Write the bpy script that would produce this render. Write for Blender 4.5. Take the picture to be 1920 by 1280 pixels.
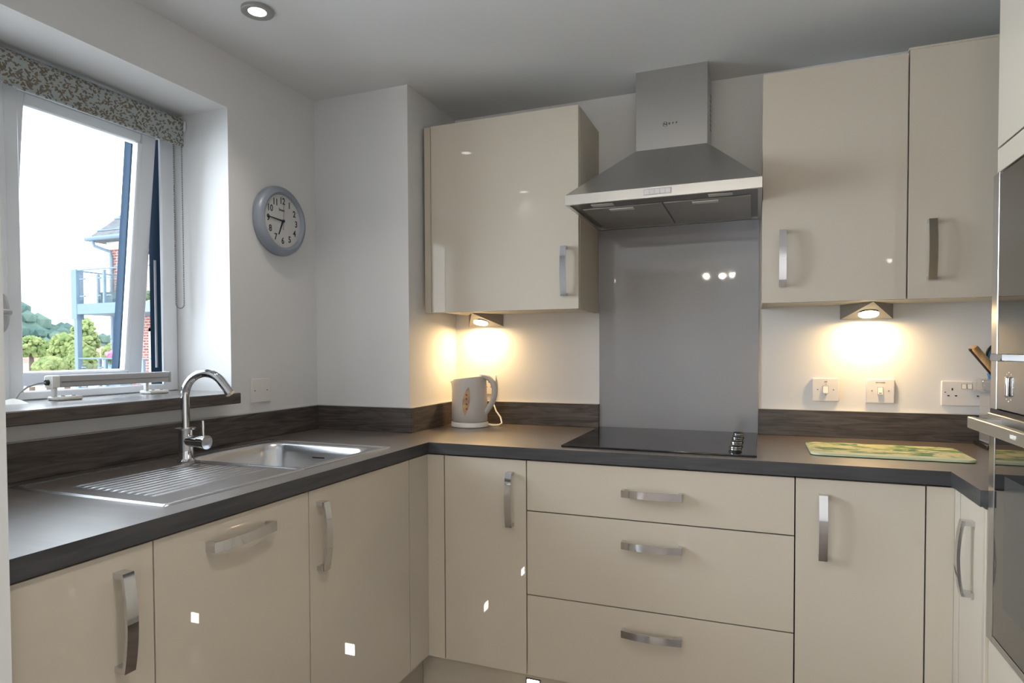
import bpy, bmesh, math, random
from mathutils import Vector, Matrix
random.seed(7)
for o in list(bpy.data.objects): bpy.data.objects.remove(o)
SC = bpy.context.scene
COL = SC.collection
PI = math.pi

# ---------------------------------------------------------------- camera
cam_d = bpy.data.cameras.new('camera'); cam = bpy.data.objects.new('camera', cam_d); COL.objects.link(cam)
YAW, PITCH, ROLL = 0.3734, -0.0247, -0.0038
cy_, sy_ = math.cos(YAW), math.sin(YAW)
Fv = Vector((-sy_*math.cos(PITCH), cy_*math.cos(PITCH), math.sin(PITCH)))
Rv = Vector((cy_, sy_, 0)); Uv = Rv.cross(Fv)
c_, s_ = math.cos(ROLL), math.sin(ROLL)
R2 = c_*Rv + s_*Uv; U2 = -s_*Rv + c_*Uv
M = Matrix.Identity(4)
for i in range(3):
    M[i][0] = R2[i]; M[i][1] = U2[i]; M[i][2] = -Fv[i]
M[0][3], M[1][3], M[2][3] = 1.7099, -2.5463, 1.2274
cam.matrix_world = M
cam_d.sensor_fit = 'HORIZONTAL'; cam_d.sensor_width = 36.0
cam_d.lens = 1174.57*36/1920
cam_d.shift_y = 47.0/1920
cam_d.clip_start = .05; cam_d.clip_end = 800
SC.camera = cam

# ---------------------------------------------------------------- view, sky
SC.view_settings.view_transform = 'Standard'; SC.view_settings.look = 'None'
SC.view_settings.gamma = 1; SC.view_settings.use_curve_mapping = False
SC.view_settings.exposure = 0.12
w = bpy.data.worlds.new('sky'); SC.world = w; w.use_nodes = True
nt = w.node_tree; nt.nodes.clear()
wo = nt.nodes.new('ShaderNodeOutputWorld'); bg = nt.nodes.new('ShaderNodeBackground')
tc = nt.nodes.new('ShaderNodeTexCoord'); sp = nt.nodes.new('ShaderNodeSeparateXYZ')
rm = nt.nodes.new('ShaderNodeValToRGB')
nt.links.new(tc.outputs['Generated'], sp.inputs[0]); nt.links.new(sp.outputs['Z'], rm.inputs[0])
rm.color_ramp.elements[0].position = 0.0; rm.color_ramp.elements[0].color = (.95, .97, 1, 1)
rm.color_ramp.elements[1].position = .6; rm.color_ramp.elements[1].color = (.80, .89, 1, 1)
nt.links.new(rm.outputs[0], bg.inputs['Color']); bg.inputs['Strength'].default_value = 4.6
nt.links.new(bg.outputs[0], wo.inputs['Surface'])

def light(name, kind, loc, energy, color=(1,1,1), size=.1, size_y=None, direction=None, spot=None, blend=.5, portal=False, radius=None):
    d = bpy.data.lights.new(name, kind); d.energy = energy; d.color = color
    if kind == 'AREA':
        d.size = size
        if size_y: d.shape = 'RECTANGLE'; d.size_y = size_y
        else: d.shape = 'DISK'
        if portal: d.cycles.is_portal = True
    if kind == 'SPOT': d.spot_size = spot; d.spot_blend = blend
    if radius is not None: d.shadow_soft_size = radius
    o = bpy.data.objects.new(name, d); COL.objects.link(o); o.location = loc
    if direction is not None: o.rotation_euler = Vector(direction).to_track_quat('-Z', 'Y').to_euler()
    return o
# daylight: the sky seen through the two windows of the left wall (portals only guide the sky's own light)
light('kitchen_window_portal', 'AREA', (-.33, -1.45, 1.6), 1, size=1.15, size_y=1.0, direction=(1,0,0), portal=True)
light('living_window_portal', 'AREA', (-.33, -4.3, 1.15), 1, size=2.5, size_y=2.0, direction=(1,0,0), portal=True)
# added area lamps outside both windows, boosting the daylight they let in
light('window_side_fill', 'AREA', (-2.7, -1.95, 1.75), 480, (.80,.89,1), size=2.2, size_y=2.4, direction=(1,.30,-.05))
light('living_window_fill', 'AREA', (-.55, -4.3, 1.3), 70, (.93,.96,1), size=2.5, size_y=1.9, direction=(1,0,0))
sun = light('sun', 'SUN', (0,0,20), 1.2, (1,.96,.9), direction=(-.35,.75,-.62)); sun.data.angle = .05

# ---------------------------------------------------------------- object helpers
W = {}
def setp(o, label=None, cat=None, group=None, kind=None):
    if label: o['label'] = label
    if cat: o['category'] = cat
    if group: o['group'] = group
    if kind: o['kind'] = kind
    return o
def thing(name, label, cat, loc=(0,0,0), group=None, kind=None):
    o = bpy.data.objects.new(name, None); COL.objects.link(o); o.location = loc
    o.empty_display_size = .05
    W[o] = Vector(loc); return setp(o, label, cat, group, kind)
def obj(name, bm, mat, parent=None, smooth=False, label=None, cat=None, group=None, kind=None, recalc=True):
    if recalc: bmesh.ops.recalc_face_normals(bm, faces=bm.faces)
    if parent is not None: off = W[parent]
    else:
        xs = [v.co for v in bm.verts]
        off = Vector(((min(v.x for v in xs)+max(v.x for v in xs))/2, (min(v.y for v in xs)+max(v.y for v in xs))/2, min(v.z for v in xs)))
    for v in bm.verts: v.co -= off
    me = bpy.data.meshes.new(name); bm.to_mesh(me); bm.free()
    if mat: me.materials.append(mat)
    if smooth:
        me.polygons.foreach_set('use_smooth', [True]*len(me.polygons))
        try: me.set_sharp_from_angle(angle=math.radians(38))
        except Exception: pass
        for p in me.polygons:      # large flat faces keep their true normals
            if p.area > 1e-4 and max(abs(c) for c in p.normal) > .9999: p.use_smooth = False
    o = bpy.data.objects.new(name, me); COL.objects.link(o)
    if parent is not None: o.parent = parent; W[o] = off
    else: o.location = off; W[o] = off
    return setp(o, label, cat, group, kind)
def B(): return bmesh.new()
def box(bm, x0, x1, y0, y1, z0, z1, bev=0, seg=1):
    x0,x1 = sorted((x0,x1)); y0,y1 = sorted((y0,y1)); z0,z1 = sorted((z0,z1))
    r = bmesh.ops.create_cube(bm, size=1, matrix=Matrix.Translation(((x0+x1)/2,(y0+y1)/2,(z0+z1)/2)) @ Matrix.Diagonal((x1-x0,y1-y0,z1-z0,1)))
    if bev > 0:
        es = list({e for v in r['verts'] for e in v.link_edges})
        bmesh.ops.bevel(bm, geom=es, offset=bev, segments=seg, affect='EDGES', profile=.6)
    return bm
def bx(name, mat, parent, x0, x1, y0, y1, z0, z1, bev=0, seg=1, **k):
    return obj(name, box(B(), x0,x1,y0,y1,z0,z1,bev,seg), mat, parent, smooth=bev>0, **k)
def prism(bm, pts, axis, a, b):
    """polygon pts (2-D) extruded along axis from a to b"""
    def P(p, t):
        if axis == 'x': return (t, p[0], p[1])
        if axis == 'y': return (p[0], t, p[1])
        return (p[0], p[1], t)
    v0 = [bm.verts.new(P(p, a)) for p in pts]; v1 = [bm.verts.new(P(p, b)) for p in pts]
    n = len(pts); fs = [bm.faces.new(v0), bm.faces.new(v1)]
    for i in range(n): bm.faces.new((v0[i], v0[(i+1)%n], v1[(i+1)%n], v1[i]))
    if n > 4: bmesh.ops.triangulate(bm, faces=fs)
    return bm
def cyl(bm, p0, p1, r0, r1=None, n=24, cap=True):
    r1 = r0 if r1 is None else r1
    p0 = Vector(p0); p1 = Vector(p1); d = (p1-p0); q = d.to_track_quat('Z','Y')
    a = [bm.verts.new(p0 + q @ Vector((r0*math.cos(2*PI*i/n), r0*math.sin(2*PI*i/n), 0))) for i in range(n)]
    b = [bm.verts.new(p1 + q @ Vector((r1*math.cos(2*PI*i/n), r1*math.sin(2*PI*i/n), 0))) for i in range(n)]
    for i in range(n): bm.faces.new((a[i], a[(i+1)%n], b[(i+1)%n], b[i]))
    if cap: bm.faces.new(a); bm.faces.new(b)
    return bm
def lathe(bm, prof, c, axis=(0,0,1), n=48):
    """prof = [(r, h)...] around the axis through c"""
    q = Vector(axis).to_track_quat('Z','Y'); c = Vector(c); rings = []
    for r, h in prof:
        if r < 1e-6: rings.append([bm.verts.new(c + q @ Vector((0,0,h)))])
        else: rings.append([bm.verts.new(c + q @ Vector((r*math.cos(2*PI*i/n), r*math.sin(2*PI*i/n), h))) for i in range(n)])
    for A, C in zip(rings, rings[1:]):
        for i in range(n):
            j = (i+1) % n
            if len(A) == 1 and len(C) == 1: continue
            if len(A) == 1: bm.faces.new((A[0], C[i], C[j]))
            elif len(C) == 1: bm.faces.new((A[i], A[j], C[0]))
            else: bm.faces.new((A[i], A[j], C[j], C[i]))
    return bm
def tube(bm, pts, r, n=12, cap=True, ry=None, up=(0,0,1)):
    pts = [Vector(p) for p in pts]; rings = []; ry = r if ry is None else ry
    prev = None
    for k, p in enumerate(pts):
        d = (pts[min(k+1,len(pts)-1)] - pts[max(k-1,0)]).normalized()
        if prev is None:
            u = Vector(up); 
            if abs(u.dot(d)) > .95: u = Vector((1,0,0)) if abs(d.x) < .9 else Vector((0,1,0))
            s = d.cross(u).normalized()
        else:
            s = (prev - d*prev.dot(d)).normalized()
        prev = s; t = s.cross(d)
        rr = r(k/(len(pts)-1)) if callable(r) else r; ry2 = ry(k/(len(pts)-1)) if callable(ry) else ry
        rings.append([bm.verts.new(p + s*rr*math.cos(2*PI*i/n) + t*ry2*math.sin(2*PI*i/n)) for i in range(n)])
    for A, C in zip(rings, rings[1:]):
        for i in range(n): bm.faces.new((A[i], A[(i+1)%n], C[(i+1)%n], C[i]))
    if cap: bm.faces.new(rings[0]); bm.faces.new(rings[-1])
    return bm
def loft(bm, rings, cap0=True, cap1=True):
    R = [[bm.verts.new(p) for p in r] for r in rings]; n = len(R[0])
    for A, C in zip(R, R[1:]):
        for i in range(n): bm.faces.new((A[i], A[(i+1)%n], C[(i+1)%n], C[i]))
    if cap0: bm.faces.new(R[0])
    if cap1: bm.faces.new(R[-1])
    return R
def rrect(x0, x1, y0, y1, r, n=8):
    pts = []
    for cx, cy, a in ((x1-r,y1-r,0),(x0+r,y1-r,PI/2),(x0+r,y0+r,PI),(x1-r,y0+r,1.5*PI)):
        for i in range(n+1):
            t = a + PI/2*i/n; pts.append((cx+r*math.cos(t), cy+r*math.sin(t)))
    return pts
def text_obj(name, s, size, mat, parent, origin, right, up, depth=.0006, align='CENTER', sx=1.0, font_bold=False):
    cu = bpy.data.curves.new(name, 'FONT'); cu.body = s; cu.size = size; cu.align_x = align; cu.align_y = 'CENTER'
    cu.extrude = depth; cu.resolution_u = 3
    if font_bold: cu.offset = size*.02
    t = bpy.data.objects.new('tmp', cu); COL.objects.link(t)
    dg = bpy.context.evaluated_depsgraph_get(); me = bpy.data.meshes.new_from_object(t.evaluated_get(dg))
    bpy.data.objects.remove(t)
    bm = B(); bm.from_mesh(me); bpy.data.meshes.remove(me)
    r = Vector(right).normalized(); u = Vector(up).normalized(); n = r.cross(u); o = Vector(origin)
    for v in bm.verts: v.co = o + r*v.co.x*sx + u*v.co.y + n*v.co.z
    return obj(name, bm, mat, parent)

# ---------------------------------------------------------------- materials
def mat(name, col, rough=.5, metal=0, spec=.5, coat=0, trans=0, ior=1.45, emit=None, es=1, bump=None, noise=None, aniso=0, coat_rough=.03, alpha=1):
    m = bpy.data.materials.new(name); m.use_nodes = True; N = m.node_tree; b = N.nodes['Principled BSDF']
    b.inputs['Base Color'].default_value = (*col, 1); b.inputs['Roughness'].default_value = rough
    b.inputs['Metallic'].default_value = metal; b.inputs['Specular IOR Level'].default_value = spec
    b.inputs['Coat Weight'].default_value = coat; b.inputs['Coat Roughness'].default_value = coat_rough
    b.inputs['Transmission Weight'].default_value = trans; b.inputs['IOR'].default_value = ior
    b.inputs['Anisotropic'].default_value = aniso
    if emit: b.inputs['Emission Color'].default_value = (*emit, 1); b.inputs['Emission Strength'].default_value = es
    if noise:   # (scale xyz, colour a, colour b, detail)
        tcn = N.nodes.new('ShaderNodeTexCoord'); mp = N.nodes.new('ShaderNodeMapping'); nz = N.nodes.new('ShaderNodeTexNoise'); cr = N.nodes.new('ShaderNodeValToRGB')
        mp.inputs['Scale'].default_value = noise[0]; nz.inputs['Scale'].default_value = 1; nz.inputs['Detail'].default_value = noise[3]
        if len(noise) > 4: nz.inputs['Distortion'].default_value = noise[4]
        N.links.new(tcn.outputs['Object'], mp.inputs[0]); N.links.new(mp.outputs[0], nz.inputs[0]); N.links.new(nz.outputs[0], cr.inputs[0])
        cr.color_ramp.elements[0].color = (*noise[1],1); cr.color_ramp.elements[1].color = (*noise[2],1)
        cr.color_ramp.elements[0].position = .35; cr.color_ramp.elements[1].position = .65
        N.links.new(cr.outputs[0], b.inputs['Base Color'])
    if bump:    # (scale xyz, strength, distance)
        tcn = N.nodes.new('ShaderNodeTexCoord'); mp = N.nodes.new('ShaderNodeMapping'); nz = N.nodes.new('ShaderNodeTexNoise'); bn = N.nodes.new('ShaderNodeBump')
        mp.inputs['Scale'].default_value = bump[0]; nz.inputs['Scale'].default_value = 1; nz.inputs['Detail'].default_value = 3
        N.links.new(tcn.outputs['Object'], mp.inputs[0]); N.links.new(mp.outputs[0], nz.inputs[0]); N.links.new(nz.outputs[0], bn.inputs['Height'])
        bn.inputs['Strength'].default_value = bump[1]; bn.inputs['Distance'].default_value = bump[2]
        N.links.new(bn.outputs[0], b.inputs['Normal'])
    return m
WALL = mat('wall_paint', (.71,.70,.695), .75, spec=.25, bump=((60,60,60), .12, .0006))
CEIL = mat('ceiling_paint', (.74,.735,.73), .85, spec=.2)
REVEAL = mat('white_paint', (.72,.73,.74), .55, spec=.3)
CREAM = mat('cream_gloss', (.55,.49,.405), .55, spec=.12, coat=.85, coat_rough=.015)
CREAMSIDE = mat('cream_side', (.52,.46,.37), .45, spec=.4)
CARC = mat('carcass_cream', (.68,.64,.54), .55)
DARKGAP = mat('shadow_gap', (.06,.05,.045), .8)
WOODTOP = mat('worktop_laminate', (.06,.05,.046), .36, spec=.5, noise=((8,60,8),(.105,.085,.073),(.135,.112,.097),6,.4), coat=1.0, coat_rough=.36, bump=((300,300,300),.12,.0004))
WOODTOPX = mat('worktop_laminate_grain_across', (.06,.05,.046), .36, spec=.5, noise=((60,8,8),(.075,.063,.056),(.10,.086,.077),6,.4), bump=((300,300,300),.12,.0004))
EDGE = mat('worktop_edge', (.045,.043,.045), .42, spec=.4, noise=((6,6,70),(.043,.043,.046),(.066,.065,.068),6,.6))
UPST = mat('upstand_woodgrain', (.07,.06,.055), .38, spec=.5, noise=((5,5,55),(.046,.037,.033),(.115,.095,.085),8,1.6))
CHROME = mat('chrome', (.66,.66,.67), .06, metal=1)
NICKEL = mat('brushed_nickel', (.42,.41,.40), .22, metal=1)
STEEL = mat('brushed_steel', (.64,.63,.61), .30, metal=1, aniso=.4, bump=((3,3,420),.10,.0003))
STEELV = mat('brushed_steel_chimney', (.54,.53,.52), .30, metal=1, aniso=.4, bump=((420,420,3),.10,.0003))
SINKM = mat('sink_steel', (.70,.70,.71), .27, metal=1, bump=((20,400,20),.06,.0003))
DARKSTEEL = mat('hood_underside', (.26,.25,.24), .4, metal=.8)
BLACKGLASS = mat('black_glass', (.010,.010,.012), .05, spec=.42)
OVENGLASS = mat('oven_glass', (.014,.013,.013), .04, spec=1.0, coat=.6)
SPLASH = mat('splashback_glass', (.30,.295,.31), .6, spec=.1, coat=1.0, coat_rough=.025)
UPVC = mat('upvc_white', (.78,.80,.83), .28, spec=.5)
ANTH = mat('anthracite_upvc', (.010,.030,.058), .85, spec=.08)
GLASS = bpy.data.materials.new('window_glass'); GLASS.use_nodes = True
_n = GLASS.node_tree; _n.nodes.clear(); _o = _n.nodes.new('ShaderNodeOutputMaterial'); _m = _n.nodes.new('ShaderNodeMixShader'); _t = _n.nodes.new('ShaderNodeBsdfTransparent'); _g = _n.nodes.new('ShaderNodeBsdfGlossy'); _f = _n.nodes.new('ShaderNodeFresnel')
_t.inputs[0].default_value = (.90,.92,.92,1); _g.inputs['Roughness'].default_value = .01; _f.inputs[0].default_value = 1.35
_ge = _n.nodes.new('ShaderNodeNewGeometry'); _inv = _n.nodes.new('ShaderNodeMath'); _inv.operation = 'SUBTRACT'; _inv.inputs[0].default_value = 1; _mu = _n.nodes.new('ShaderNodeMath'); _mu.operation = 'MULTIPLY'
_n.links.new(_ge.outputs['Backfacing'], _inv.inputs[1]); _n.links.new(_inv.outputs[0], _mu.inputs[0]); _n.links.new(_f.outputs[0], _mu.inputs[1])
_n.links.new(_mu.outputs[0], _m.inputs[0]); _n.links.new(_t.outputs[0], _m.inputs[1]); _n.links.new(_g.outputs[0], _m.inputs[2]); _n.links.new(_m.outputs[0], _o.inputs[0])
WHITEPL = mat('white_plastic', (.74,.70,.68), .3)
WHITEPL2 = mat('white_plastic_bright', (.82,.80,.76), .28)
GREYPL = mat('warm_grey_plastic', (.42,.41,.41), .45)
BLACKPL = mat('black_plastic', (.012,.012,.014), .4)
CLOCKRIM = mat('clock_rim_silver_blue', (.30,.335,.385), .42, metal=.25)
CLOCKFACE = mat('clock_face', (.56,.55,.54), .6)
INK = mat('dark_ink', (.03,.035,.045), .6)
GREYINK = mat('grey_ink', (.16,.15,.15), .6)
KETTLE = mat('kettle_plastic', (.52,.49,.47), .34)
GAUGE = mat('kettle_gauge', (.50,.34,.17), .2, noise=((12,12,30),(.62,.42,.20),(.36,.26,.18),2))  # amber reflection in the water window put into its colour
REDDOT = mat('red_print', (.35,.05,.03), .5)
LAMPM = mat('lamp_lens', (1,1,1), .3, emit=(1,.78,.45), es=18)
DOWNL = mat('downlight_lens', (1,1,1), .3, emit=(1,.95,.88), es=9)
PLINL = mat('plinth_lens', (1,1,1), .3, emit=(1,.93,.82), es=30)
SATIN = mat('satin_nickel_lamp', (.30,.28,.25), .45, metal=.6)
BOARDE = mat('board_edge', (.60,.66,.44), .35)
WOODH = mat('knife_wood', (.42,.26,.12), .45, noise=((80,12,12),(.50,.32,.15),(.36,.21,.09),4))
ACRYL = mat('clear_acrylic', (.80,.80,.82), .08, trans=.85, ior=1.3)
BLUEPL = mat('blue_plastic', (.05,.20,.42), .35)
FLOORM = mat('floor_vinyl', (.12,.09,.075), .35, noise=((3,40,3),(.10,.075,.06),(.17,.13,.105),6,.5))
SEAL = mat('grey_sealant', (.45,.44,.43), .5)

def fabric_mat():
    m = bpy.data.materials.new('leaf_print_fabric'); m.use_nodes = True; N = m.node_tree; b = N.nodes['Principled BSDF']; b.inputs['Roughness'].default_value = .9
    tc = N.nodes.new('ShaderNodeTexCoord'); L = N.links.new; out = None
    base = (.36,.39,.385); 
    col = None
    for k, (ang, c, sc) in enumerate((( .75,(.17,.145,.10),1), (-.7,(.145,.13,.10),.9), (1.45,(.20,.16,.12),1.15))):
        mp = N.nodes.new('ShaderNodeMapping'); mp.inputs['Rotation'].default_value = (ang,0,0); mp.inputs['Location'].default_value = (0,k*.37,k*.91)
        mp2 = N.nodes.new('ShaderNodeMapping'); mp2.inputs['Scale'].default_value = (0,120*sc,55*sc)
        vo = N.nodes.new('ShaderNodeTexVoronoi'); vo.inputs['Scale'].default_value = 1; vo.inputs['Randomness'].default_value = .85
        L(tc.outputs['Object'], mp.inputs[0]); L(mp.outputs[0], mp2.inputs[0]); L(mp2.outputs[0], vo.inputs['Vector'])
        lt = N.nodes.new('ShaderNodeMath'); lt.operation = 'LESS_THAN'; lt.inputs[1].default_value = .36; L(vo.outputs['Distance'], lt.inputs[0])
        mx = N.nodes.new('ShaderNodeMix'); mx.data_type = 'RGBA'; L(lt.outputs[0], mx.inputs[0])
        if col is None: mx.inputs[6].default_value = (*base,1)
        else: L(col, mx.inputs[6])
        mx.inputs[7].default_value = (*c,1); col = mx.outputs[2]
    L(col, b.inputs['Base Color'])
    return m
FABRIC = fabric_mat()
def board_mat():
    m = bpy.data.materials.new('painted_board'); m.use_nodes = True; N = m.node_tree; b = N.nodes['Principled BSDF']; b.inputs['Roughness'].default_value = .3
    L = N.links.new; tc = N.nodes.new('ShaderNodeTexCoord')
    def noise(sc, det, dist=0):
        mp = N.nodes.new('ShaderNodeMapping'); mp.inputs['Scale'].default_value = sc; nz = N.nodes.new('ShaderNodeTexNoise'); nz.inputs['Scale'].default_value = 1; nz.inputs['Detail'].default_value = det; nz.inputs['Distortion'].default_value = dist
        L(tc.outputs['Object'], mp.inputs[0]); L(mp.outputs[0], nz.inputs[0]); return nz.outputs[0]
    a = noise((11,22,1), 4, 1.0); c = noise((34,60,1), 3)
    cr = N.nodes.new('ShaderNodeValToRGB'); L(a, cr.inputs[0]); e = cr.color_ramp.elements
    e[0].position = .38; e[0].color = (.06,.20,.09,1); e[1].position = .45; e[1].color = (.20,.38,.13,1)
    n1 = e.new(.485); n1.color = (.70,.66,.34,1); n2 = e.new(.60); n2.color = (.76,.73,.46,1); n3 = e.new(.66); n3.color = (.25,.34,.27,1)
    cr2 = N.nodes.new('ShaderNodeValToRGB'); L(c, cr2.inputs[0]); cr2.color_ramp.elements[0].position = .60; cr2.color_ramp.elements[1].position = .66
    mx = N.nodes.new('ShaderNodeMix'); mx.data_type = 'RGBA'; L(cr2.outputs[0], mx.inputs[0]); L(cr.outputs[0], mx.inputs[6]); mx.inputs[7].default_value = (.22,.26,.14,1)
    # plain pale green band along the near edge
    sp = N.nodes.new('ShaderNodeSeparateXYZ'); L(tc.outputs['Object'], sp.inputs[0])
    lt = N.nodes.new('ShaderNodeMath'); lt.operation = 'LESS_THAN'; lt.inputs[1].default_value = -.095; L(sp.outputs['Y'], lt.inputs[0])
    mx2 = N.nodes.new('ShaderNodeMix'); mx2.data_type = 'RGBA'; L(lt.outputs[0], mx2.inputs[0]); L(mx.outputs[2], mx2.inputs[6]); mx2.inputs[7].default_value = (.66,.70,.48,1)
    L(mx2.outputs[2], b.inputs['Base Color']); return m
BOARD = board_mat()
def brick_mat():
    m = bpy.data.materials.new('red_brick'); m.use_nodes = True; N = m.node_tree; b = N.nodes['Principled BSDF']; b.inputs['Roughness'].default_value = .9
    tc = N.nodes.new('ShaderNodeTexCoord'); mp = N.nodes.new('ShaderNodeMapping'); mp.inputs['Rotation'].default_value = (PI/2,0,0)
    br = N.nodes.new('ShaderNodeTexBrick'); br.inputs['Scale'].default_value = 1; br.inputs['Brick Width'].default_value = .225; br.inputs['Row Height'].default_value = .085; br.inputs['Mortar Size'].default_value = .012
    br.inputs['Color1'].default_value = (.42,.17,.13,1); br.inputs['Color2'].default_value = (.30,.10,.08,1); br.inputs['Mortar'].default_value = (.55,.50,.48,1)
    N.links.new(tc.outputs['Object'], mp.inputs[0]); N.links.new(mp.outputs[0], br.inputs[0]); N.links.new(br.outputs[0], b.inputs['Base Color']); return m
BRICK = brick_mat()
BLUEGREY = mat('blue_grey_metal', (.15,.22,.29), .45)
ROOFM = mat('grey_slate', (.2,.2,.2), .9, spec=.1, noise=((3,3,12),(.13,.135,.15),(.19,.195,.21),3))
TILE = mat('red_roof_tile', (.46,.20,.15), .85, noise=((4,4,4),(.50,.24,.18),(.40,.17,.13),3))
RENDERW = mat('pale_render', (.72,.70,.66), .85)
def leaf(name, a, b_): return mat(name, a, .9, noise=((2.2,2.2,2.2), a, b_, 8))
GREEN1 = leaf('leaves_yellow_green', (.13,.19,.06), (.29,.33,.13))
GREEN2 = leaf('leaves_mid_green', (.07,.13,.05), (.16,.22,.09))
GREEN3 = mat('far_woodland', (.13,.22,.19), .95, spec=.05, noise=((.3,.3,.3),(.07,.12,.11),(.15,.21,.17),8))
PINK = mat('geranium_pink', (.80,.22,.38), .7)
CURT = mat('curtain', (.50,.53,.47), .9, noise=((20,1,1),(.36,.40,.36),(.66,.67,.60),2))

# ================================================================ SETTING
H = 2.26; XR = 2.80; YF = -6.4; SZ = 1.09
struct = lambda name, bm, m: obj(name, bm, m, None, kind='structure')
struct('floor', box(B(), -.05, XR+.05, YF-.05, .05, -.10, 0), FLOORM)
struct('ceiling', box(B(), -.35, XR+.12, YF-.12, .12, H, H+.12), CEIL)
struct('wall_back', box(B(), -.35, XR+.12, 0, .12, 0, H), WALL)
struct('wall_right', box(B(), XR, XR+.12, YF, 0, 0, H), WALL)
struct('wall_front', box(B(), -.35, XR+.12, YF-.12, YF, 0, H), WALL)
# left wall, 0.35 m thick, two window openings
WY0, WY1, WZ1 = -2.05, -.869, 2.072       # kitchen window opening
LY0, LY1, LZ0, LZ1 = -5.55, -3.05, .15, 2.10
b = B(); T = -.35
box(b, T, 0, WY1, 0, 0, H); box(b, T, 0, WY0, WY1, 0, SZ-.032); box(b, T, 0, WY0, WY1, WZ1, H)
box(b, T, 0, LY1, WY0, 0, H); box(b, T, 0, LY0, LY1, 0, LZ0); box(b, T, 0, LY0, LY1, LZ1, H); box(b, T, 0, YF, LY0, 0, H)
struct('wall_left', b, WALL)
# boxed-out pier in the corner
struct('wall_corner', box(B(), 0, .4418, -.4111, 0, 0, H), WALL)

# ================================================================ KITCHEN WINDOW
FX = -.25   # inner face of the frame
win = thing('window_1', None, None, (FX, -1.4, SZ), kind='structure')
def frame_rect(name, x0, x1, y0, y1, z0, z1, wd, m, parent, bev=.004):
    b = B()
    box(b, x0, x1, y0, y0+wd, z0, z1, bev); box(b, x0, x1, y1-wd, y1, z0, z1, bev)
    box(b, x0, x1, y0+wd-.002, y1-wd+.002, z0, z0+wd, bev); box(b, x0, x1, y0+wd-.002, y1-wd+.002, z1-wd, z1, bev)
    return obj(name, b, m, parent, smooth=True)
b = B()
fr = (FX-.035, FX)
box(b, FX-.014, FX, WY1-.058, WY1, SZ, WZ1, .003)           # right jamb
box(b, *fr, WY0, WY0+.058, SZ, WZ1, .004)
box(b, *fr, WY0+.05, WY1-.05, SZ, SZ+.026, .004); box(b, *fr, WY0+.05, WY1-.05, WZ1-.095, WZ1, .004)
box(b, FX-.034, FX+.0015, -1.455, -1.385, SZ+.0005, WZ1-.001, .003)          # mullion
box(b, FX-.002, FX+.010, -1.452, -1.424, SZ+.0005, WZ1-.02, .003)
obj('window_frame', b, UPVC, win, smooth=True)
b = B(); fo = (FX-.085, FX-.036)
box(b, FX-.066, FX-.0145, WY1-.057, WY1, SZ, WZ1); box(b, *fo, WY0, WY0+.04, SZ, WZ1); box(b, *fo, WY0+.04, WY1-.04, SZ-.01, SZ+.02); box(b, *fo, WY0+.04, WY1-.04, WZ1-.06, WZ1); box(b, *fo, -1.44, -1.40, SZ, WZ1)
obj('outer_frame', b, ANTH, win)
# opened top-hung sash
TH = math.radians(6.3); hz = WZ1-.098; HX = FX-.012
def tilt(bm):
    R = Matrix.Rotation(TH, 4, 'Y')
    for v in bm.verts:
        p = Vector((v.co.x-HX, v.co.y, v.co.z-hz)); p = R @ p; v.co = Vector((p.x+HX, p.y, p.z+hz))
    return bm
sy0, sy1, sz0, sz1 = -1.383, -.935, SZ+.028, WZ1-.093
SW = .058
b = B()
box(b, HX-.034, HX+.004, sy0, sy0+.022, sz0, sz1, .003); box(b, HX-.034, HX+.004, sy1-SW, sy1, sz0, sz1, .005)
box(b, HX-.034, HX+.004, sy0+.02, sy1-SW+.002, sz0, sz0+.045, .005); box(b, HX-.034, HX+.004, sy0+.02, sy1-SW+.002, sz1-.038, sz1, .005)
box(b, HX-.02, HX+.010, sy1-SW-.014, sy1-SW+.004, sz0+.04, sz1-.034, .004)
sash = obj('sash', tilt(b), UPVC, win, smooth=True)
b = B()
g0, g1, gz0, gz1 = sy0+.012, sy1-SW-.012, sz0+.040, sz1-.034
box(b, HX-.068, HX-.035, sy0, g0+.002, sz0-.005, sz1); box(b, HX-.068, HX-.035, g1+.006, sy1-.01, sz0-.005, sz1)
box(b, HX-.068, HX-.035, g0, g1+.01, sz0-.005, gz0-.002); box(b, HX-.068, HX-.035, g0, g1+.01, gz1+.006, sz1)
obj('outer_sash', tilt(b), ANTH, sash)
b = B(); box(b, HX-.034, HX-.030, g0-.004, g1+.006, gz0-.004, gz1+.004); obj('pane', tilt(b), GLASS, sash)
b = B()   # friction stay
box(b, FX-.036, FX-.03, WY1-.064, WY1-.058, hz-.80, hz-.42)
obj('friction_stay', b, mat('stay_aluminium', (.62,.64,.68), .35, metal=.3), sash)
# closed left sash with its handle
sl = frame_rect('sash', FX-.045, FX+.012, WY0+.045, -1.425, SZ+.003, WZ1-.085, .055, UPVC, win, .005)
b = B(); box(b, FX-.03, FX-.026, WY0+.09, -1.475, SZ+.07, WZ1-.13); obj('pane', b, GLASS, sl)
b = B()
ring = []
for k, (rx, rz, xx) in enumerate(((.020,.056,.0),(.020,.056,.012),(.017,.052,.020),(.010,.04,.024))):
    ring.append([(FX+.012+xx, -1.452+rx*math.cos(2*PI*i/32), 1.338+rz*math.sin(2*PI*i/32)) for i in range(32)])
loft(b, ring); tube(b, [(FX+.03,-1.452,1.338),(FX+.055,-1.452,1.338),(FX+.062,-1.47,1.338),(FX+.062,-1.57,1.33)], .009, 10)
obj('handle', b, GREYPL, sl, smooth=True)  # white handle, the grey of its shaded side put into the colour
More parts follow.
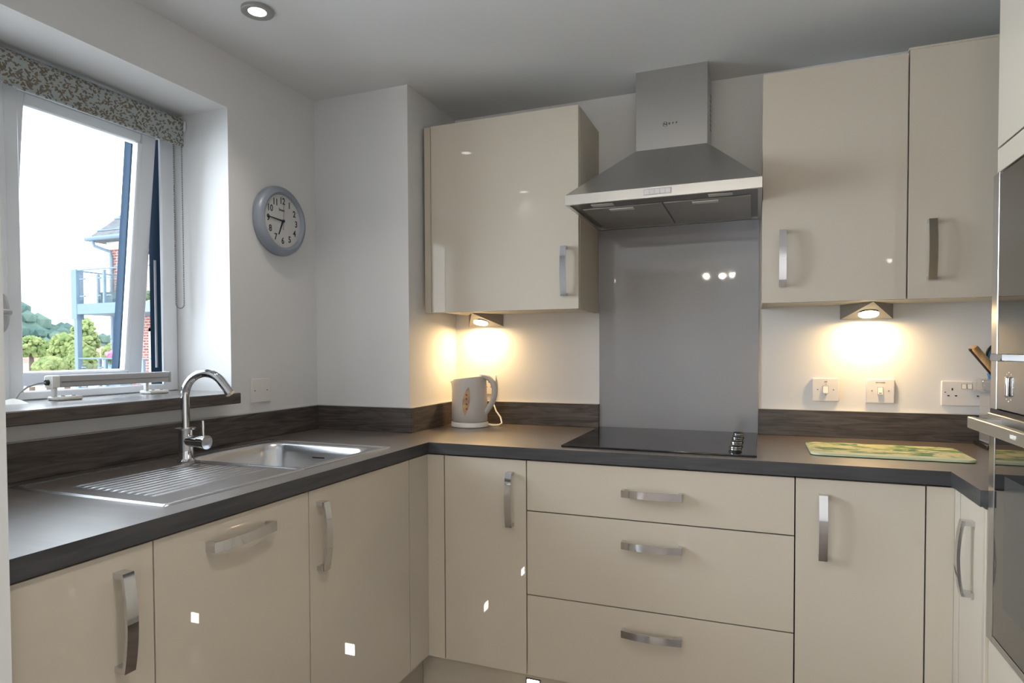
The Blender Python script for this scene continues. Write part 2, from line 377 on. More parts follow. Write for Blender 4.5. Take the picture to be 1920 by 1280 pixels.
# sill board
b = B(); box(b, FX-.02, 0.0, WY0, WY1, SZ-.032, SZ); box(b, -.002, .0823, WY0-.04, -.9068+.0, SZ-.036, SZ, .003)
for v in b.verts:
    pass
bm_top = b
sill = obj('window_sill', b, UPST, win, smooth=False)
sill.data.materials.append(mat('sill_top_laminate', (.16,.145,.14), .26, spec=.7, coat=1.0, coat_rough=.3))
for p in sill.data.polygons:
    if p.normal.z > .9: p.material_index = 1
# living-room window added behind the viewer to let in more light
w2 = thing('window_2', None, None, (FX, -4.3, LZ0), kind='structure')
f2 = frame_rect('window_frame', FX-.06, FX, LY0, LY1, LZ0, LZ1, .06, UPVC, w2)
b = B(); box(b, FX-.06, FX, -4.34, -4.26, LZ0, LZ1, .004); obj('mullion', b, UPVC, f2)
b = B(); box(b, FX-.035, FX-.031, LY0+.05, LY1-.05, LZ0+.05, LZ1-.05); obj('pane', b, GLASS, f2)

# ---- roller blind
rb = thing('roller_blind', 'roller blind with brown leaf print on grey fabric, rolled up over window', 'blind', (-.2, -1.4, 2.03))
BX = -.205
b = B(); prof = []
for i in range(15):
    a = PI/2 + PI*.0 - i*(PI*.55)/14
    prof.append((BX-.004+.026*math.cos(a), 2.030+.028*math.sin(a)))
prof += [(BX+.020, 2.0), (BX+.019, 1.975), (BX+.020, 1.956)]
ins = [(x-.0022, z-.0004) for x, z in prof][::-1]
prism(b, [(p[0], p[1]) for p in (prof+ins)], 'y', WY0+.02, -.888)
obj('fabric', b, FABRIC, rb, smooth=True)
b = B(); cyl(b, (BX-.004, WY0+.012, 2.030), (BX-.004, -.880, 2.030), .020, n=20); obj('roller', b, UPVC, rb, smooth=True)
b = B(); cyl(b, (BX+.018, WY0+.03, 1.958), (BX+.018, -.890, 1.958), .0045, n=8); obj('bottom_bar', b, FABRIC, rb, smooth=True)
b = B(); box(b, BX-.022, BX+.016, -.8795, -.8705, 2.012, 2.050, .004); obj('bracket', b, UPVC, rb, smooth=True)
b = B(); n = 0
for (yy, z0, z1) in ((-.923, 1.40, 1.98), (-.889, 1.40, 2.03)):
    z = z0
    while z < z1:
        bmesh.ops.create_icosphere(b, subdivisions=1, radius=.0025, matrix=Matrix.Translation((BX+.012, yy, z))); z += .0062
for i in range(1, 9):
    a = PI+PI*i/9; bmesh.ops.create_icosphere(b, subdivisions=1, radius=.0025, matrix=Matrix.Translation((BX+.012, -.906+.017*math.cos(a), 1.40+.017*math.sin(a))))
obj('bead_chain', b, mat('bead_chain_grey', (.14,.14,.15), .5), rb)

# ---- electric window opener
wa = thing('window_actuator', 'long grey and white electric window opener on brackets on the sill', 'window opener', (-.17, -1.15, SZ))
AX = -.165
bx('motor_housing', GREYPL, wa, AX-.018, AX+.018, -1.350, -.992, 1.128, 1.162, .003)
b = B(); box(b, AX+.0175, AX+.0195, -1.348, -.994, 1.1435, 1.1455); obj('groove', b, mat('groove_grey', (.22,.22,.22), .6), wa)
bx('end_cap', WHITEPL2, wa, AX-.019, AX+.019, -1.372, -1.350, 1.127, 1.163, .005, 2)
bx('end_cap', GREYPL, wa, AX-.019, AX+.019, -.993, -.985, 1.127, 1.163, .002)
b = B(); cyl(b, (AX, -1.371, 1.143), (AX, -1.379, 1.143), .008, n=16); obj('cable_gland', b, BLACKPL, wa, smooth=True)
for yb in (-1.325, -1.035):
    b = B(); box(b, AX-.03, AX+.026, yb-.034, yb+.036, SZ, SZ+.012, .004); box(b, AX-.012, AX+.006, yb-.034, yb-.024, SZ+.008, 1.132, .003)
    br = obj('mounting_bracket', b, WHITEPL2, wa, smooth=True)
    for dy in (-.012, .018):
        b = B(); cyl(b, (AX+.008, yb+dy, SZ+.0118), (AX+.008, yb+dy, SZ+.0145), .005, n=12); obj('screw', b, NICKEL, br)
b = B()
pts = [(AX, -1.379, 1.143), (AX, -1.40, 1.142), (AX, -1.425, 1.134), (AX-.002, -1.446, 1.118), (AX-.004, -1.456, 1.100)]
tube(b, pts, .0028, 8); obj('power_cable', b, GREYPL, wa, smooth=True)
b = B(); lathe(b, [(0,.014),(.006,.0135),(.02,.008),(.034,.0)], (AX-.004, -1.462, SZ)); obj('cable_cover', b, WHITEPL2, wa, smooth=True)

# ---- wall clock
CY, CZ = -.634, 1.724
ck = thing('wall_clock', 'round wall clock with silver blue rim and pale face on the window wall', 'clock', (0, CY, CZ))
b = B(); lathe(b, [(.118,0),(.130,.004),(.1315,.014),(.128,.026),(.118,.036),(.108,.039),(.101,.034),(.0985,.026)], (0.0, CY, CZ), (1,0,0), 72)
obj('rim', b, CLOCKRIM, ck, smooth=True)
b = B(); cyl(b, (.001,CY,CZ), (.026,CY,CZ), .0995, n=64); obj('clock_face', b, CLOCKFACE, ck)
b = B()
for i in range(60):
    a = 2*PI*i/60; r0 = .090; r1 = .094 if i % 5 else .0955
    d = Vector((0, math.sin(a), math.cos(a))); t = Vector((0, math.cos(a), -math.sin(a)))*(.0004 if i % 5 else .0008)
    p = Vector((.0265, CY, CZ)); vs = [b.verts.new(p+d*r0-t), b.verts.new(p+d*r0+t), b.verts.new(p+d*r1+t), b.verts.new(p+d*r1-t)]; b.faces.new(vs)
obj('minute_marks', b, GREYINK, ck)
for hnum in range(1, 13):
    a = 2*PI*hnum/12
    text_obj('numeral', str(hnum), .034, INK, ck, (.0262, CY+.075*math.sin(a), CZ+.075*math.cos(a)), (0,1,0), (0,0,1), .0004, sx=.88, font_bold=True)
text_obj('maker_lettering', 'Smart', .013, INK, ck, (.0262, CY-.004, CZ+.041), (0,1,0), (0,0,1), .0004, font_bold=True)
def hand(name, ang, l, back, wd, xx, m):
    d = Vector((0, math.sin(ang), math.cos(ang))); t = Vector((0, math.cos(ang), -math.sin(ang))); p = Vector((xx, CY, CZ)); b = B()
    for q in ((0), (.0012)):
        pass
    q = Vector((.0012,0,0)); A = [p-d*back-t*wd, p-d*back+t*wd, p+d*l+t*wd*.55, p+d*l-t*wd*.55]
    v0 = [b.verts.new(k) for k in A]; v1 = [b.verts.new(k+q) for k in A]; b.faces.new(v0); b.faces.new(v1)
    for i in range(4): b.faces.new((v0[i], v0[(i+1)%4], v1[(i+1)%4], v1[i]))
    obj(name, b, m, ck)
hand('minute_hand', 2*PI*(45.6/60), .080, .004, .0032, .0290, INK)
hand('hour_hand', 2*PI*(6.76/12), .058, .004, .0040, .0272, INK)
hand('second_hand', 2*PI*(0.3/60), .075, .034, .0007, .0310, GREYINK)
b = B(); cyl(b, (.027,CY,CZ), (.0335,CY,CZ), .0055, n=20); obj('centre_cap', b, INK, ck)

# ---- blank plate on the window wall
def screws(parent, pts, n):
    for p in pts:
        b = B(); q = Vector(p); cyl(b, q, q+Vector(n)*.0012, .0022, n=12); obj('screw', b, GREYINK, parent)
bp = thing('blank_plate', 'square white blank electrical plate on wall beside the window sill', 'wall plate', (0, -.739, 1.043))
b = B(); box(b, 0, .010, -.784, -.695, 1.043, 1.130, .003, 2); obj('plate', b, WHITEPL, bp, smooth=True)
screws(bp, [(.010,-.770,1.087), (.010,-.709,1.087)], (1,0,0))

# ================================================================ WORKTOP AND UPSTANDS
Z = .910; TB = .872; XL = .641; YB = -.6207; XRt = 2.180; YE = -.8526; YL = -1.9445
b = B()
# U-shaped slab with a cut-out for the sink bowl
hx0, hx1, hy0, hy1 = .10, .548, -1.19, -.79
def cell(x0,x1,y0,y1): box(b, x0,x1,y0,y1,TB,Z)
xs = [0, .10, .548, XL]
cell(0, .10, YL, -.4111); cell(.10, .548, YL, hy0); cell(.10, .548, hy1, -.4111); cell(.548, XL, YL, -.4111)
cell(.4418, XL, -.4111, 0); cell(XL, XR, YB, 0); cell(XRt, XR, YE, YB)
bmesh.ops.remove_doubles(b, verts=b.verts, dist=1e-5)
wt = obj('worktop', b, WOODTOP, None, label='continuous U-shaped dark grey brown laminate kitchen worktop', cat='worktop')
wt.data.materials.append(EDGE)
for p in wt.data.polygons:
    if abs(p.normal.z) < .5: p.material_index = 1
b = B()   # aluminium end trim
def upstand(x0,x1,y0,y1, lab):
    u = bx('upstand', UPST, None, x0,x1,y0,y1, Z, 1.0065, .0015, label=lab, cat='upstand', group=None)
    # thin bead of sealant
    b = B(); box(b, min(x0,x1), max(x0,x1), min(y0,y1), max(y0,y1), 1.0064, 1.0078)
    obj('sealant_bead', b, SEAL, u)
t = .0185
upstand(0, t, YL, -.4111, 'long wood grain upstand along the window wall behind the sink')
upstand(t, .4418+t, -.4111-t, -.4111, 'short wood grain upstand across the front of the corner pier')
upstand(.4418, .4418+t, -.4111, 0, 'wood grain upstand on the side of the pier, left of kettle')
upstand(.4418+t, 1.1018, -t, 0, 'wood grain upstand on the back wall behind the kettle')
upstand(1.7147, XR, -t, 0, 'wood grain upstand on the back wall under the sockets, right of hob')

# ================================================================ HANDLES
def handle(parent, c, along, out, L=.182, wd=.022, h0=.026, h1=.036, m=CHROME):
    """bow handle: centre c on the door face"""
    A = Vector(along); O = Vector(out); S = A.cross(O); c = Vector(c); b = B()
    n = 17; foot = .011; th = .007
    ts = [-L/2+L*i/(n-1) for i in range(n)]
    ho = lambda t: h0+(h1-h0)*(1-(2*t/L)**2)
    outer = [(t_, ho(t_)) for t_ in ts]
    ti = [-L/2+foot+(L-2*foot)*i/(n-1) for i in range(n)]
    inner = [(t_, ho(t_)-th) for t_ in ti]
    cols = [(-L/2, ho(-L/2), 0), (-L/2+foot, ho(-L/2+foot), 0)] + [(t_, ho(t_), ho(t_)-th) for t_ in ti] + [(L/2-foot, ho(L/2-foot), 0), (L/2, ho(L/2), 0)]
    # strip of rectangular sections; the feet drop to the door face
    def vert(t_, h_, sd): return b.verts.new(c + A*t_ + O*h_ + S*(wd/2*sd))
    secs = [[vert(t_, hi, -1), vert(t_, hi, 1), vert(t_, lo, 1), vert(t_, lo, -1)] for t_, hi, lo in cols]
    for q0, q1 in zip(secs, secs[1:]):
        for i in range(4): 
            try: b.faces.new((q0[i], q0[(i+1)%4], q1[(i+1)%4], q1[i]))
            except Exception: pass
    b.faces.new(secs[0]); b.faces.new(secs[-1])
    bmesh.ops.remove_doubles(b, verts=b.verts, dist=1e-6); bmesh.ops.dissolve_degenerate(b, dist=1e-6, edges=b.edges)
    o = obj('handle', b, m, parent, smooth=True, label='chrome bow handle')
    return o

# ================================================================ BASE UNITS
ZD0, ZD1 = .151, .866
DY = -.6112   # door face, back run
DX = .631     # door face, left run
RX = 2.192    # door face, right return
G = .0017
PH = .148
def carcass(parent, x0,x1,y0,y1, z0=.15, z1=.871, m=DARKGAP):
    return bx('carcass', m, parent, x0,x1,y0,y1,z0,z1)
def front(name, parent, axis, a0, a1, z0, z1, face, side, m=CREAM, th=.018):
    """slab front; axis 'y' = faces -y at y=face; 'x' = faces +x/-x at x=face"""
    if axis == 'y': return bx(name, m, parent, a0+G, a1-G, face, face+th, z0, z1, .0012, 2)
    return bx(name, m, parent, face-side*th, face, a0+G, a1-G, z0, z1, .0012, 2)
# --- left run (fronts face +x)
def left_unit(nm, lab, cat, y0, y1, hd, fname='door'):
    t_ = thing(nm, lab, cat, (.3, (y0+y1)/2, .15))
    carcass(t_, .05, DX-.0195, y0+.001, y1-.001, z1=.74 if 'sink' in lab else .871)
    d = front(fname, t_, 'x', y0, y1, ZD0, ZD1, DX, 1)
    if hd[0] == 'v': handle(d, (DX, hd[1], hd[2]), (0,0,1), (1,0,0))
    else: handle(d, (DX, hd[1], hd[2]), (0,1,0), (1,0,0))
    return t_
left_unit('base_cabinet', 'cream gloss base cabinet at far left with large upright handle', 'cabinet', -1.9445, -1.6855, ('v', -1.757, .740))
left_unit('dishwasher', 'integrated dishwasher behind cream gloss front with horizontal handle, under the drainer', 'dishwasher', -1.6855, -1.2375, ('h', -1.473, .818), 'front_panel')
left_unit('base_cabinet', 'cream gloss sink cabinet under the bowl with upright handle', 'cabinet', -1.2375, -.737, ('v', -1.198, .742))
# fillers
bx('corner_post', CREAM, None, DX-.018, DX, -.737+G, DY+.0005, ZD0, ZD1, label='narrow cream filler strip right of the sink cabinet door', cat='filler strip')
bx('corner_post', CREAM, None, DX+.0005, .6973-G, DY, DY+.018, ZD0, ZD1, label='narrow cream filler strip left of the corner cupboard door on back run', cat='filler strip')
# --- back run (fronts face -y)
def back_unit(nm, lab, cat, x0, x1):
    t_ = thing(nm, lab, cat, ((x0+x1)/2, -.3, .15)); carcass(t_, x0+.001, x1-.001, DY+.0195, -.02); return t_
t_ = back_unit('base_cabinet', 'narrow cream gloss base cupboard in the corner under the kettle', 'cabinet', .6973, 1.0016)
d = front('door', t_, 'y', .6973, 1.0016, ZD0, ZD1, DY, 0); handle(d, (.9465, DY, .7352), (0,0,1), (0,-1,0))
t_ = back_unit('drawer_unit', 'wide cream gloss three drawer unit under the hob', 'drawer unit', 1.0016, 1.8115)
for (z0, z1, hz_) in ((.7017, ZD1, .787), (.4222, .6982, .626), (ZD0, .4187, .350)):
    d = front('drawer', t_, 'y', 1.0016, 1.8115, z0, z1, DY, 0); handle(d, (1.4115, DY, hz_), (1,0,0), (0,-1,0))
t_ = back_unit('base_cabinet', 'cream gloss base cabinet right of the drawers under the chopping board', 'cabinet', 1.8115, 2.1277)
d = front('door', t_, 'y', 1.8115, 2.1277, ZD0, ZD1, DY, 0); handle(d, (1.8815, DY, .7350), (0,0,1), (0,-1,0))
bx('corner_post', CREAM, None, 2.1277+G, RX-.0005, DY, DY+.018, ZD0, ZD1, label='narrow cream filler strip right of the back run base cabinets', cat='filler strip')
# --- right return (faces -x)
bx('corner_post', CREAM, None, RX, RX+.018, -.6585+G, DY+.0005, ZD0, ZD1, label='narrow filler strip facing left beside narrow right cupboard', cat='filler strip')
t_ = thing('base_cabinet', 'very narrow white looking base cupboard beside the oven housing', 'cabinet', (2.5, -.755, .15))
carcass(t_, RX+.0195, XR-.02, YE+.001, -.6605)
d = front('door', t_, 'x', YE, -.6585, ZD0, ZD1, RX, -1); handle(d, (RX, -.765, .728), (0,0,1), (-1,0,0))
# plinths
def plinth(lab, *a): return bx('plinth', CREAMSIDE, None, *a, 0.002, PH, label=lab, cat='plinth')
PX = .575; PY = -.555
plinth('cream plinth under the left run of cabinets', PX-.018, PX, YL, PY)
plinth('cream plinth under the drawer run on the back wall', PX+.001, 2.245, PY, PY+.018)
plinth('cream plinth under the narrow right cupboard', 2.246, 2.264, YE, PY)
# plinth lights (square, in chrome bezels)
def plinth_light(x, y, ax, lab):
    zc = .085; s = .021; t_ = thing('plinth_light', lab, 'light', (x, y, zc-s), group='plinth lights')
    o1 = -1 if ax == 'y' else 1
    if ax == 'y':
        b = B(); box(b, x-s-.006, x+s+.006, y-.004, y, zc-s-.006, zc+s+.006, .001); obj('bezel', b, CHROME, t_)
        b = B(); box(b, x-s, x+s, y-.0055, y-.0042, zc-s, zc+s); obj('lens', b, PLINL, t_)
    else:
        b = B(); box(b, x, x+.004, y-s-.006, y+s+.006, zc-s-.006, zc+s+.006, .001); obj('bezel', b, CHROME, t_)
        b = B(); box(b, x+.0042, x+.0055, y-s, y+s, zc-s, zc+s); obj('lens', b, PLINL, t_)
plinth_light(1.004, PY, 'y', 'small square plinth light below the left end of the drawer unit')
plinth_light(1.802, PY, 'y', 'small square plinth light below the right end of the drawer unit')
plinth_light(PX, -1.232, 'x', 'small square plinth light below the sink cabinet')
plinth_light(PX, -1.706, 'x', 'small square plinth light below the dishwasher')

# ================================================================ WALL UNITS
UB, UT, UY = 1.3825, 2.1250, -.3110
t_ = thing('wall_cabinet', 'cream gloss wall cabinet left of the hood, above the kettle', 'wall cabinet', (.8, -.15, UB))
b = B(); box(b, .4864, 1.0988, UY+.0195, -.001, UB+.006, UT-.002); obj('carcass', b, CARC, t_)
bx('side_panel', CREAMSIDE, t_, 1.0808, 1.0992, UY+.0192, -.0005, UB, UT-.001, .0008)
d = front('door', t_, 'y', .4864, 1.0992, UB, UT, UY, 0); handle(d, (1.0460, UY, 1.5205), (0,0,1), (0,-1,0))
bx('filler_strip', CREAMSIDE, None, .4558, .4846, UY+.004, UY+.022, UB, UT, .0008, label='thin cream filler strip between pier and left wall cabinet', cat='filler strip')
t_ = thing('wall_cabinet', 'cream gloss wall cabinet right of the hood with handle at lower left', 'wall cabinet', (1.93, -.15, UB))
b = B(); box(b, 1.7224, 2.1350, UY+.0195, -.001, UB+.006, 2.128); obj('carcass', b, CARC, t_)
bx('side_panel', CREAMSIDE, t_, 1.7220, 1.7404, UY+.0192, -.0005, UB, 2.129, .0008)
d = front('door', t_, 'y', 1.7220, 2.1350, UB, 2.1297, UY, 0); handle(d, (1.7845, UY, 1.525), (0,0,1), (0,-1,0))
t_ = thing('wall_cabinet', 'rightmost cream gloss wall cabinet, slightly taller, beside the oven housing', 'wall cabinet', (2.46, -.15, UB))
b = B(); box(b, 2.1358, XR-.002, UY+.0195, -.001, UB+.006, 2.1425); obj('carcass', b, CARC, t_)
bx('top_panel', CREAMSIDE, t_, 2.1352, XR-.002, UY+.002, UY+.0195, 2.1375, 2.1440)
d = front('door', t_, 'y', 2.1358, 2.5400, UB, 2.1365, UY, 0); handle(d, (2.197, UY, 1.528), (0,0,1), (0,-1,0))

# ---- triangular under-cabinet lights
def cabinet_light(cx, lab, hw=.083, dep=.150, hgt=.052):
    zt = UB+.0055; t_ = thing('cabinet_light', lab, 'light', (cx, -.005, zt-hgt))
    A = (cx-hw, -.003, zt); Bp = (cx+hw, -.003, zt); A2 = (cx-hw, -.003, zt-hgt); B2 = (cx+hw, -.003, zt-hgt); Ap = (cx, -dep, zt); 
    b = B(); vs = [b.verts.new(p) for p in (A,Bp,A2,B2,Ap)]
    for f in ((0,1,3,2),(0,2,4),(1,4,3),(2,3,4),(0,4,1)): b.faces.new([vs[i] for i in f])
    h_ = obj('lamp_housing', b, SATIN, t_)
    h_.data.materials.append(mat('lamp_face_cream', (.60,.55,.45), .4))
    for p in h_.data.polygons:
        if p.normal.z < -.5: p.material_index = 1
    n = Vector((0, -hgt, -(dep))).normalized(); mid = (Vector(A2)+Vector(B2))/2*.64 + Vector(Ap)*.36
    b = B(); cyl(b, mid+n*.0005, mid+n*.004, .036, .033, n=32); obj('lamp_bezel', b, CHROME, t_, smooth=True)
    b = B(); cyl(b, mid+n*.0042, mid+n*.0060, .031, n=32); obj('lamp_lens', b, LAMPM, t_)
    light('cabinet_lamp', 'AREA', mid+Vector((0,0,-.020)), 2.4, (1,.66,.30), size=.046, direction=(0,-.1,-1))
cabinet_light(.590, 'triangular under-cabinet light glowing above the kettle')
cabinet_light(2.070, 'triangular under-cabinet light glowing above the switch plates, right of hood')

# ================================================================ SPLASHBACK, HOB
bx('glass_splashback', SPLASH, None, 1.1022, 1.7143, -.007, -.0005, Z+.001, 1.7195, .0008, label='tall grey glass splashback panel behind the hob', cat='splashback')
hb = thing('hob', 'black glass ceramic hob with side control knobs set in the worktop', 'hob', (1.41, -.29, Z))
b = B(); box(b, 1.1065, 1.7105, -.5647, -.0200, Z+.0004, Z+.0062, .0015, 2); obj('glass_top', b, BLACKGLASS, hb, smooth=True)
for k, yk in enumerate((-.175, -.285, -.395, -.505)):
    b = B(); r = .017
    lathe(b, [(0,.0),(r+.003,.0),(r+.003,.003),(r,.004),(r,.016),(r-.002,.019),(0,.019)], (1.648, yk, Z+.0063), n=28)
    kn = obj('control_knob', b, BLACKPL, hb, smooth=True)
    b = B(); lathe(b, [(r+.0006,.006),(r+.0006,.009)], (1.648, yk, Z+.0063), n=28); lathe(b, [(r+.0006,.012),(r+.0006,.0145)], (1.648, yk, Z+.0063), n=28); obj('chrome_ring', b, CHROME, kn)

# ================================================================ COOKER HOOD
hd = thing('cooker_hood', 'brushed steel chimney cooker hood above the hob', 'cooker hood', (1.41, -.2, 1.7205))
HX0, HX1, HY, HZ0, HZ1 = 1.1000, 1.7208, -.4901, 1.7205, 1.7535
CX0, CX1, CYf, CZt = 1.2825, 1.5390, -.1821, 1.9702
b = B()
lo = [(HX0,HY,HZ1),(HX1,HY,HZ1),(HX1,-.001,HZ1),(HX0,-.001,HZ1)]; up = [(CX0,CYf,CZt),(CX1,CYf,CZt),(CX1,-.001,CZt),(CX0,-.001,CZt)]; bo = [(p[0],p[1],HZ0) for p in lo]
ib = [(HX0+.012,HY+.012,HZ0),(HX1-.012,HY+.012,HZ0),(HX1-.012,-.012,HZ0),(HX0+.012,-.012,HZ0)]; it = [(p[0],p[1],HZ0+.010) for p in ib]
loft(b, [up, lo, bo, ib, it], cap0=True, cap1=True)
can = obj('canopy', b, STEEL, hd)
b = B(); box(b, HX0+.0125, HX1-.0125, HY+.0125, -.0125, HZ0+.0065, HZ0+.0098); obj('underside_panel', b, DARKSTEEL, hd)
b = B(); box(b, CX0, CX1, CYf, -.001, CZt-.001, H, .001); chm = obj('chimney', b, STEELV, hd)
b = B()
for k in range(8): box(b, CX1, CX1+.0006, CYf+.135, CYf+.165, 2.06+.018*k, 2.068+.018*k)
obj('vent_slots', b, BLACKPL, chm)
def filt_mat():
    m = mat('mesh_filter', (.46,.44,.42), .45, metal=.85)
    N = m.node_tree; tc = N.nodes.new('ShaderNodeTexCoord'); mp = N.nodes.new('ShaderNodeMapping'); mp.inputs['Scale'].default_value = (180,180,1)
    vo = N.nodes.new('ShaderNodeTexVoronoi'); vo.inputs['Scale'].default_value = 1; bn = N.nodes.new('ShaderNodeBump'); bn.inputs['Strength'].default_value = .6; bn.inputs['Distance'].default_value = .002
    N.links.new(tc.outputs['Object'], mp.inputs[0]); N.links.new(mp.outputs[0], vo.inputs['Vector']); N.links.new(vo.outputs['Distance'], bn.inputs['Height']); N.links.new(bn.outputs[0], N.nodes['Principled BSDF'].inputs['Normal']); return m
FILT = filt_mat()
for (x0, x1, hx0_, hx1_) in ((1.133, 1.407, 1.225, 1.309), (1.413, 1.687, 1.504, 1.588)):
    f = bx('grease_filter', FILT, hd, x0, x1, -.385, -.018, HZ0+.002, HZ0+.0065, .0015)
    b = B(); box(b, hx0_, hx1_, -.372, -.345, HZ0-.0015, HZ0+.0022, .001); obj('filter_handle', b, mat('filter_handle_grey', (.66,.63,.58), .45), f)
for (x0, x1) in ((1.176, 1.252), (1.560, 1.634)):
    bx('lamp_cover', mat('frosted_cover', (.60,.57,.53), .5), hd, x0, x1, -.440, -.408, HZ0+.0035, HZ0+.0065, .001)
cp = bx('control_strip', mat('control_strip_steel', (.45,.44,.43), .4, metal=.6), hd, 1.3640, 1.4520, HY-.0018, HY, 1.7290, 1.7478, .0006)
for k in range(5):
    x0 = 1.3660+k*.01690; bx('button', mat('button_pale', (.66,.63,.62), .35), cp, x0, x0+.0160, HY-.0032, HY-.0017, 1.7308, 1.7460, .0006)
# maker's emblem and letters on the chimney
b = B(); n = 32
for (rx, rz, r2x, r2z, cz) in ((.0095,.0095,.0078,.0078,0),):
    a = [b.verts.new((1.3905+rx*math.cos(2*PI*i/n), CYf-.0008, 2.0560+rz*math.sin(2*PI*i/n))) for i in range(n)]; c2 = [b.verts.new((1.3905+r2x*math.cos(2*PI*i/n), CYf-.0008, 2.0560+r2z*math.sin(2*PI*i/n))) for i in range(n)]
    for i in range(n):
        if i in (24,): continue
        b.faces.new((a[i], a[(i+1)%n], c2[(i+1)%n], c2[i]))
obj('emblem_ring', b, GREYINK, hd)
text_obj('maker_lettering', 'N', .0125, BLACKPL, hd, (1.3905, CYf-.0008, 2.0560), (1,0,0), (0,0,1), .0005, sx=1.3, font_bold=True)
for k, ch in enumerate('EFF'):
    text_obj('maker_lettering', ch, .0100, BLACKPL, hd, (1.4060+k*.0125, CYf-.0008, 2.0565), (1,0,0), (0,0,1), .0005, sx=1.25, font_bold=True)

# ================================================================ SINK AND TAP
sk = thing('sink', 'stainless steel inset sink with ribbed drainer on its left', 'sink', (.33, -1.19, Z))
SX0, SX1, SY0, SY1 = .070, .5775, -1.6165, -.7620
ZR = Z+.0022
b = B()
yd = -1.185   # bowl area to the right of this line
def ring2(x0,x1,y0,y1,r,z): return [(p[0],p[1],z) for p in rrect(x0,x1,y0,y1,r,10)]
ox0, ox1, oy0, oy1 = SX0, SX1, yd, SY1
bxx0, bxx1, byy0, byy1 = .120, .530, -1.168, -.808
def flat0(ring):
    out = []
    for x, y, z in ring:
        if y < yd+.06: 
            e = min(x-SX0, SX1-x); y = yd if y < yd+.02 else y; z = ZR + (.0018*sst(0,.009,e) - .0042*sst(.010,.019,e) if e >= .001 else -.0019)
        out.append((x, y, z))
    return out
def sst(a, b_, x):
    x = max(0, min(1, (x-a)/(b_-a))); return x*x*(3-2*x)
loft(b, [flat0(ring2(ox0,ox1,oy0,oy1,.004,Z+.0003)), flat0(ring2(ox0+.001,ox1-.001,oy0,oy1-.001,.004,ZR)), flat0(ring2(ox0+.009,ox1-.009,oy0,oy1-.009,.006,ZR+.0018)),
         flat0(ring2(ox0+.019,ox1-.019,oy0,oy1-.019,.010,ZR-.0024)), ring2(bxx0-.010,bxx1+.010,byy0-.010,byy1+.010,.060,ZR-.0024), ring2(bxx0-.006,bxx1+.006,byy0-.006,byy1+.006,.060,ZR-.0035),
         ring2(bxx0-.001,bxx1+.001,byy0-.001,byy1+.001,.060,ZR-.009), ring2(bxx0+.006,bxx1-.006,byy0+.006,byy1-.006,.065,ZR-.03),
         ring2(bxx0+.014,bxx1-.014,byy0+.014,byy1-.014,.065,ZR-.115), ring2(bxx0+.026,bxx1-.026,byy0+.026,byy1-.026,.06,ZR-.138), ring2(bxx0+.055,bxx1-.055,byy0+.055,byy1-.055,.05,ZR-.147),
         ring2(.29,.36,-1.02,-.955,.030,ZR-.150)], cap0=False, cap1=True)
obj('bowl', b, SINKM, sk, smooth=True)
b = B(); lathe(b, [(0,-.142),(.02,-.142),(.036,-.144),(.042,-.149)], (.325, -.988, ZR)); obj('drain_plug', b, CHROME, sk, smooth=True)
b = B(); nx, ny = 150, 60; grid = []
X0, X1, Y0, Y1 = SX0, SX1, SY0, yd
def sst(a, b_, x):
    x = max(0, min(1, (x-a)/(b_-a))); return x*x*(3-2*x)
for i in range(nx+1):
    row = []
    for j in range(ny+1):
        x = X0+(X1-X0)*i/nx; y = Y0+(Y1-Y0)*j/ny
        e = min(x-X0, X1-x, y-Y0)
        h = .0003-.0022 + .0022*sst(0,.001,e) if e < .001 else 0
        h += .0018*sst(0,.009,e) - .0042*sst(.010,.019,e)
        ins = sst(.19,.20,x)*(1-sst(.478,.49,x))
        y0r = -1.560+.00*(x); yend = -1.205
        env = sst(y0r, y0r+.022, y)*(1-sst(yend-.03, yend, y))*ins
        h += env*(.0036*(.5+.5*math.cos(2*PI*(x-.205)/.0262))**1.5 - .0008)
        row.append(b.verts.new((x, y, ZR+h)))
    grid.append(row)
for i in range(nx):
    for j in range(ny): b.faces.new((grid[i][j], grid[i+1][j], grid[i+1][j+1], grid[i][j+1]))
obj('drainer', b, SINKM, sk, smooth=True)
bx('overflow_slot', BLACKPL, sk, .30,.35, byy1-.0075, byy1-.006, ZR-.05, ZR-.042)

TX, TY = .166, -1.204
tp = thing('kitchen_tap', 'chrome swan neck mixer tap standing behind the sink', 'tap', (TX, TY, ZR-.002))
zb = ZR-.0025
b = B(); lathe(b, [(0,0),(.0235,0),(.0240,.004),(.0205,.007),(.0190,.011),(.0192,.040),(.0192,.092),(.0195,.094),(.0270,.0945),(.0275,.0985),(.0190,.0990),(0,.099)], (TX,TY,zb), n=40); obj('body', b, CHROME, tp, smooth=True)
import math as _m
pts = [(TX, TY, zb+.095), (TX, TY, zb+.150), (TX, TY, zb+.190)]
dx_, dy_ = .985, .17
R_ = .068
for i in range(1, 22):
    a = PI - (PI*.80)*i/21
    s_ = R_ + R_*math.cos(a)*1.0; hgt = R_*math.sin(a)
    pts.append((TX+dx_*(s_), TY+dy_*s_, zb+.190+hgt))
lx, ly, lz = pts[-1]; px_, py_, pz_ = pts[-2]
dv = (Vector(pts[-1])-Vector(pts[-2])).normalized()
pts.append(tuple(Vector(pts[-1])+dv*.03)); 
b = B(); tube(b, pts, .0118, 20); sp_ = obj('spout', b, CHROME, tp, smooth=True)
e0 = Vector(pts[-1]); b = B(); cyl(b, e0-dv*.004, e0+dv*.010, .0128, n=24); obj('aerator', b, CHROME, sp_, smooth=True)
b = B(); ld = Vector((1,.05,-.03)).normalized(); c0 = Vector((TX,TY,zb+.062))
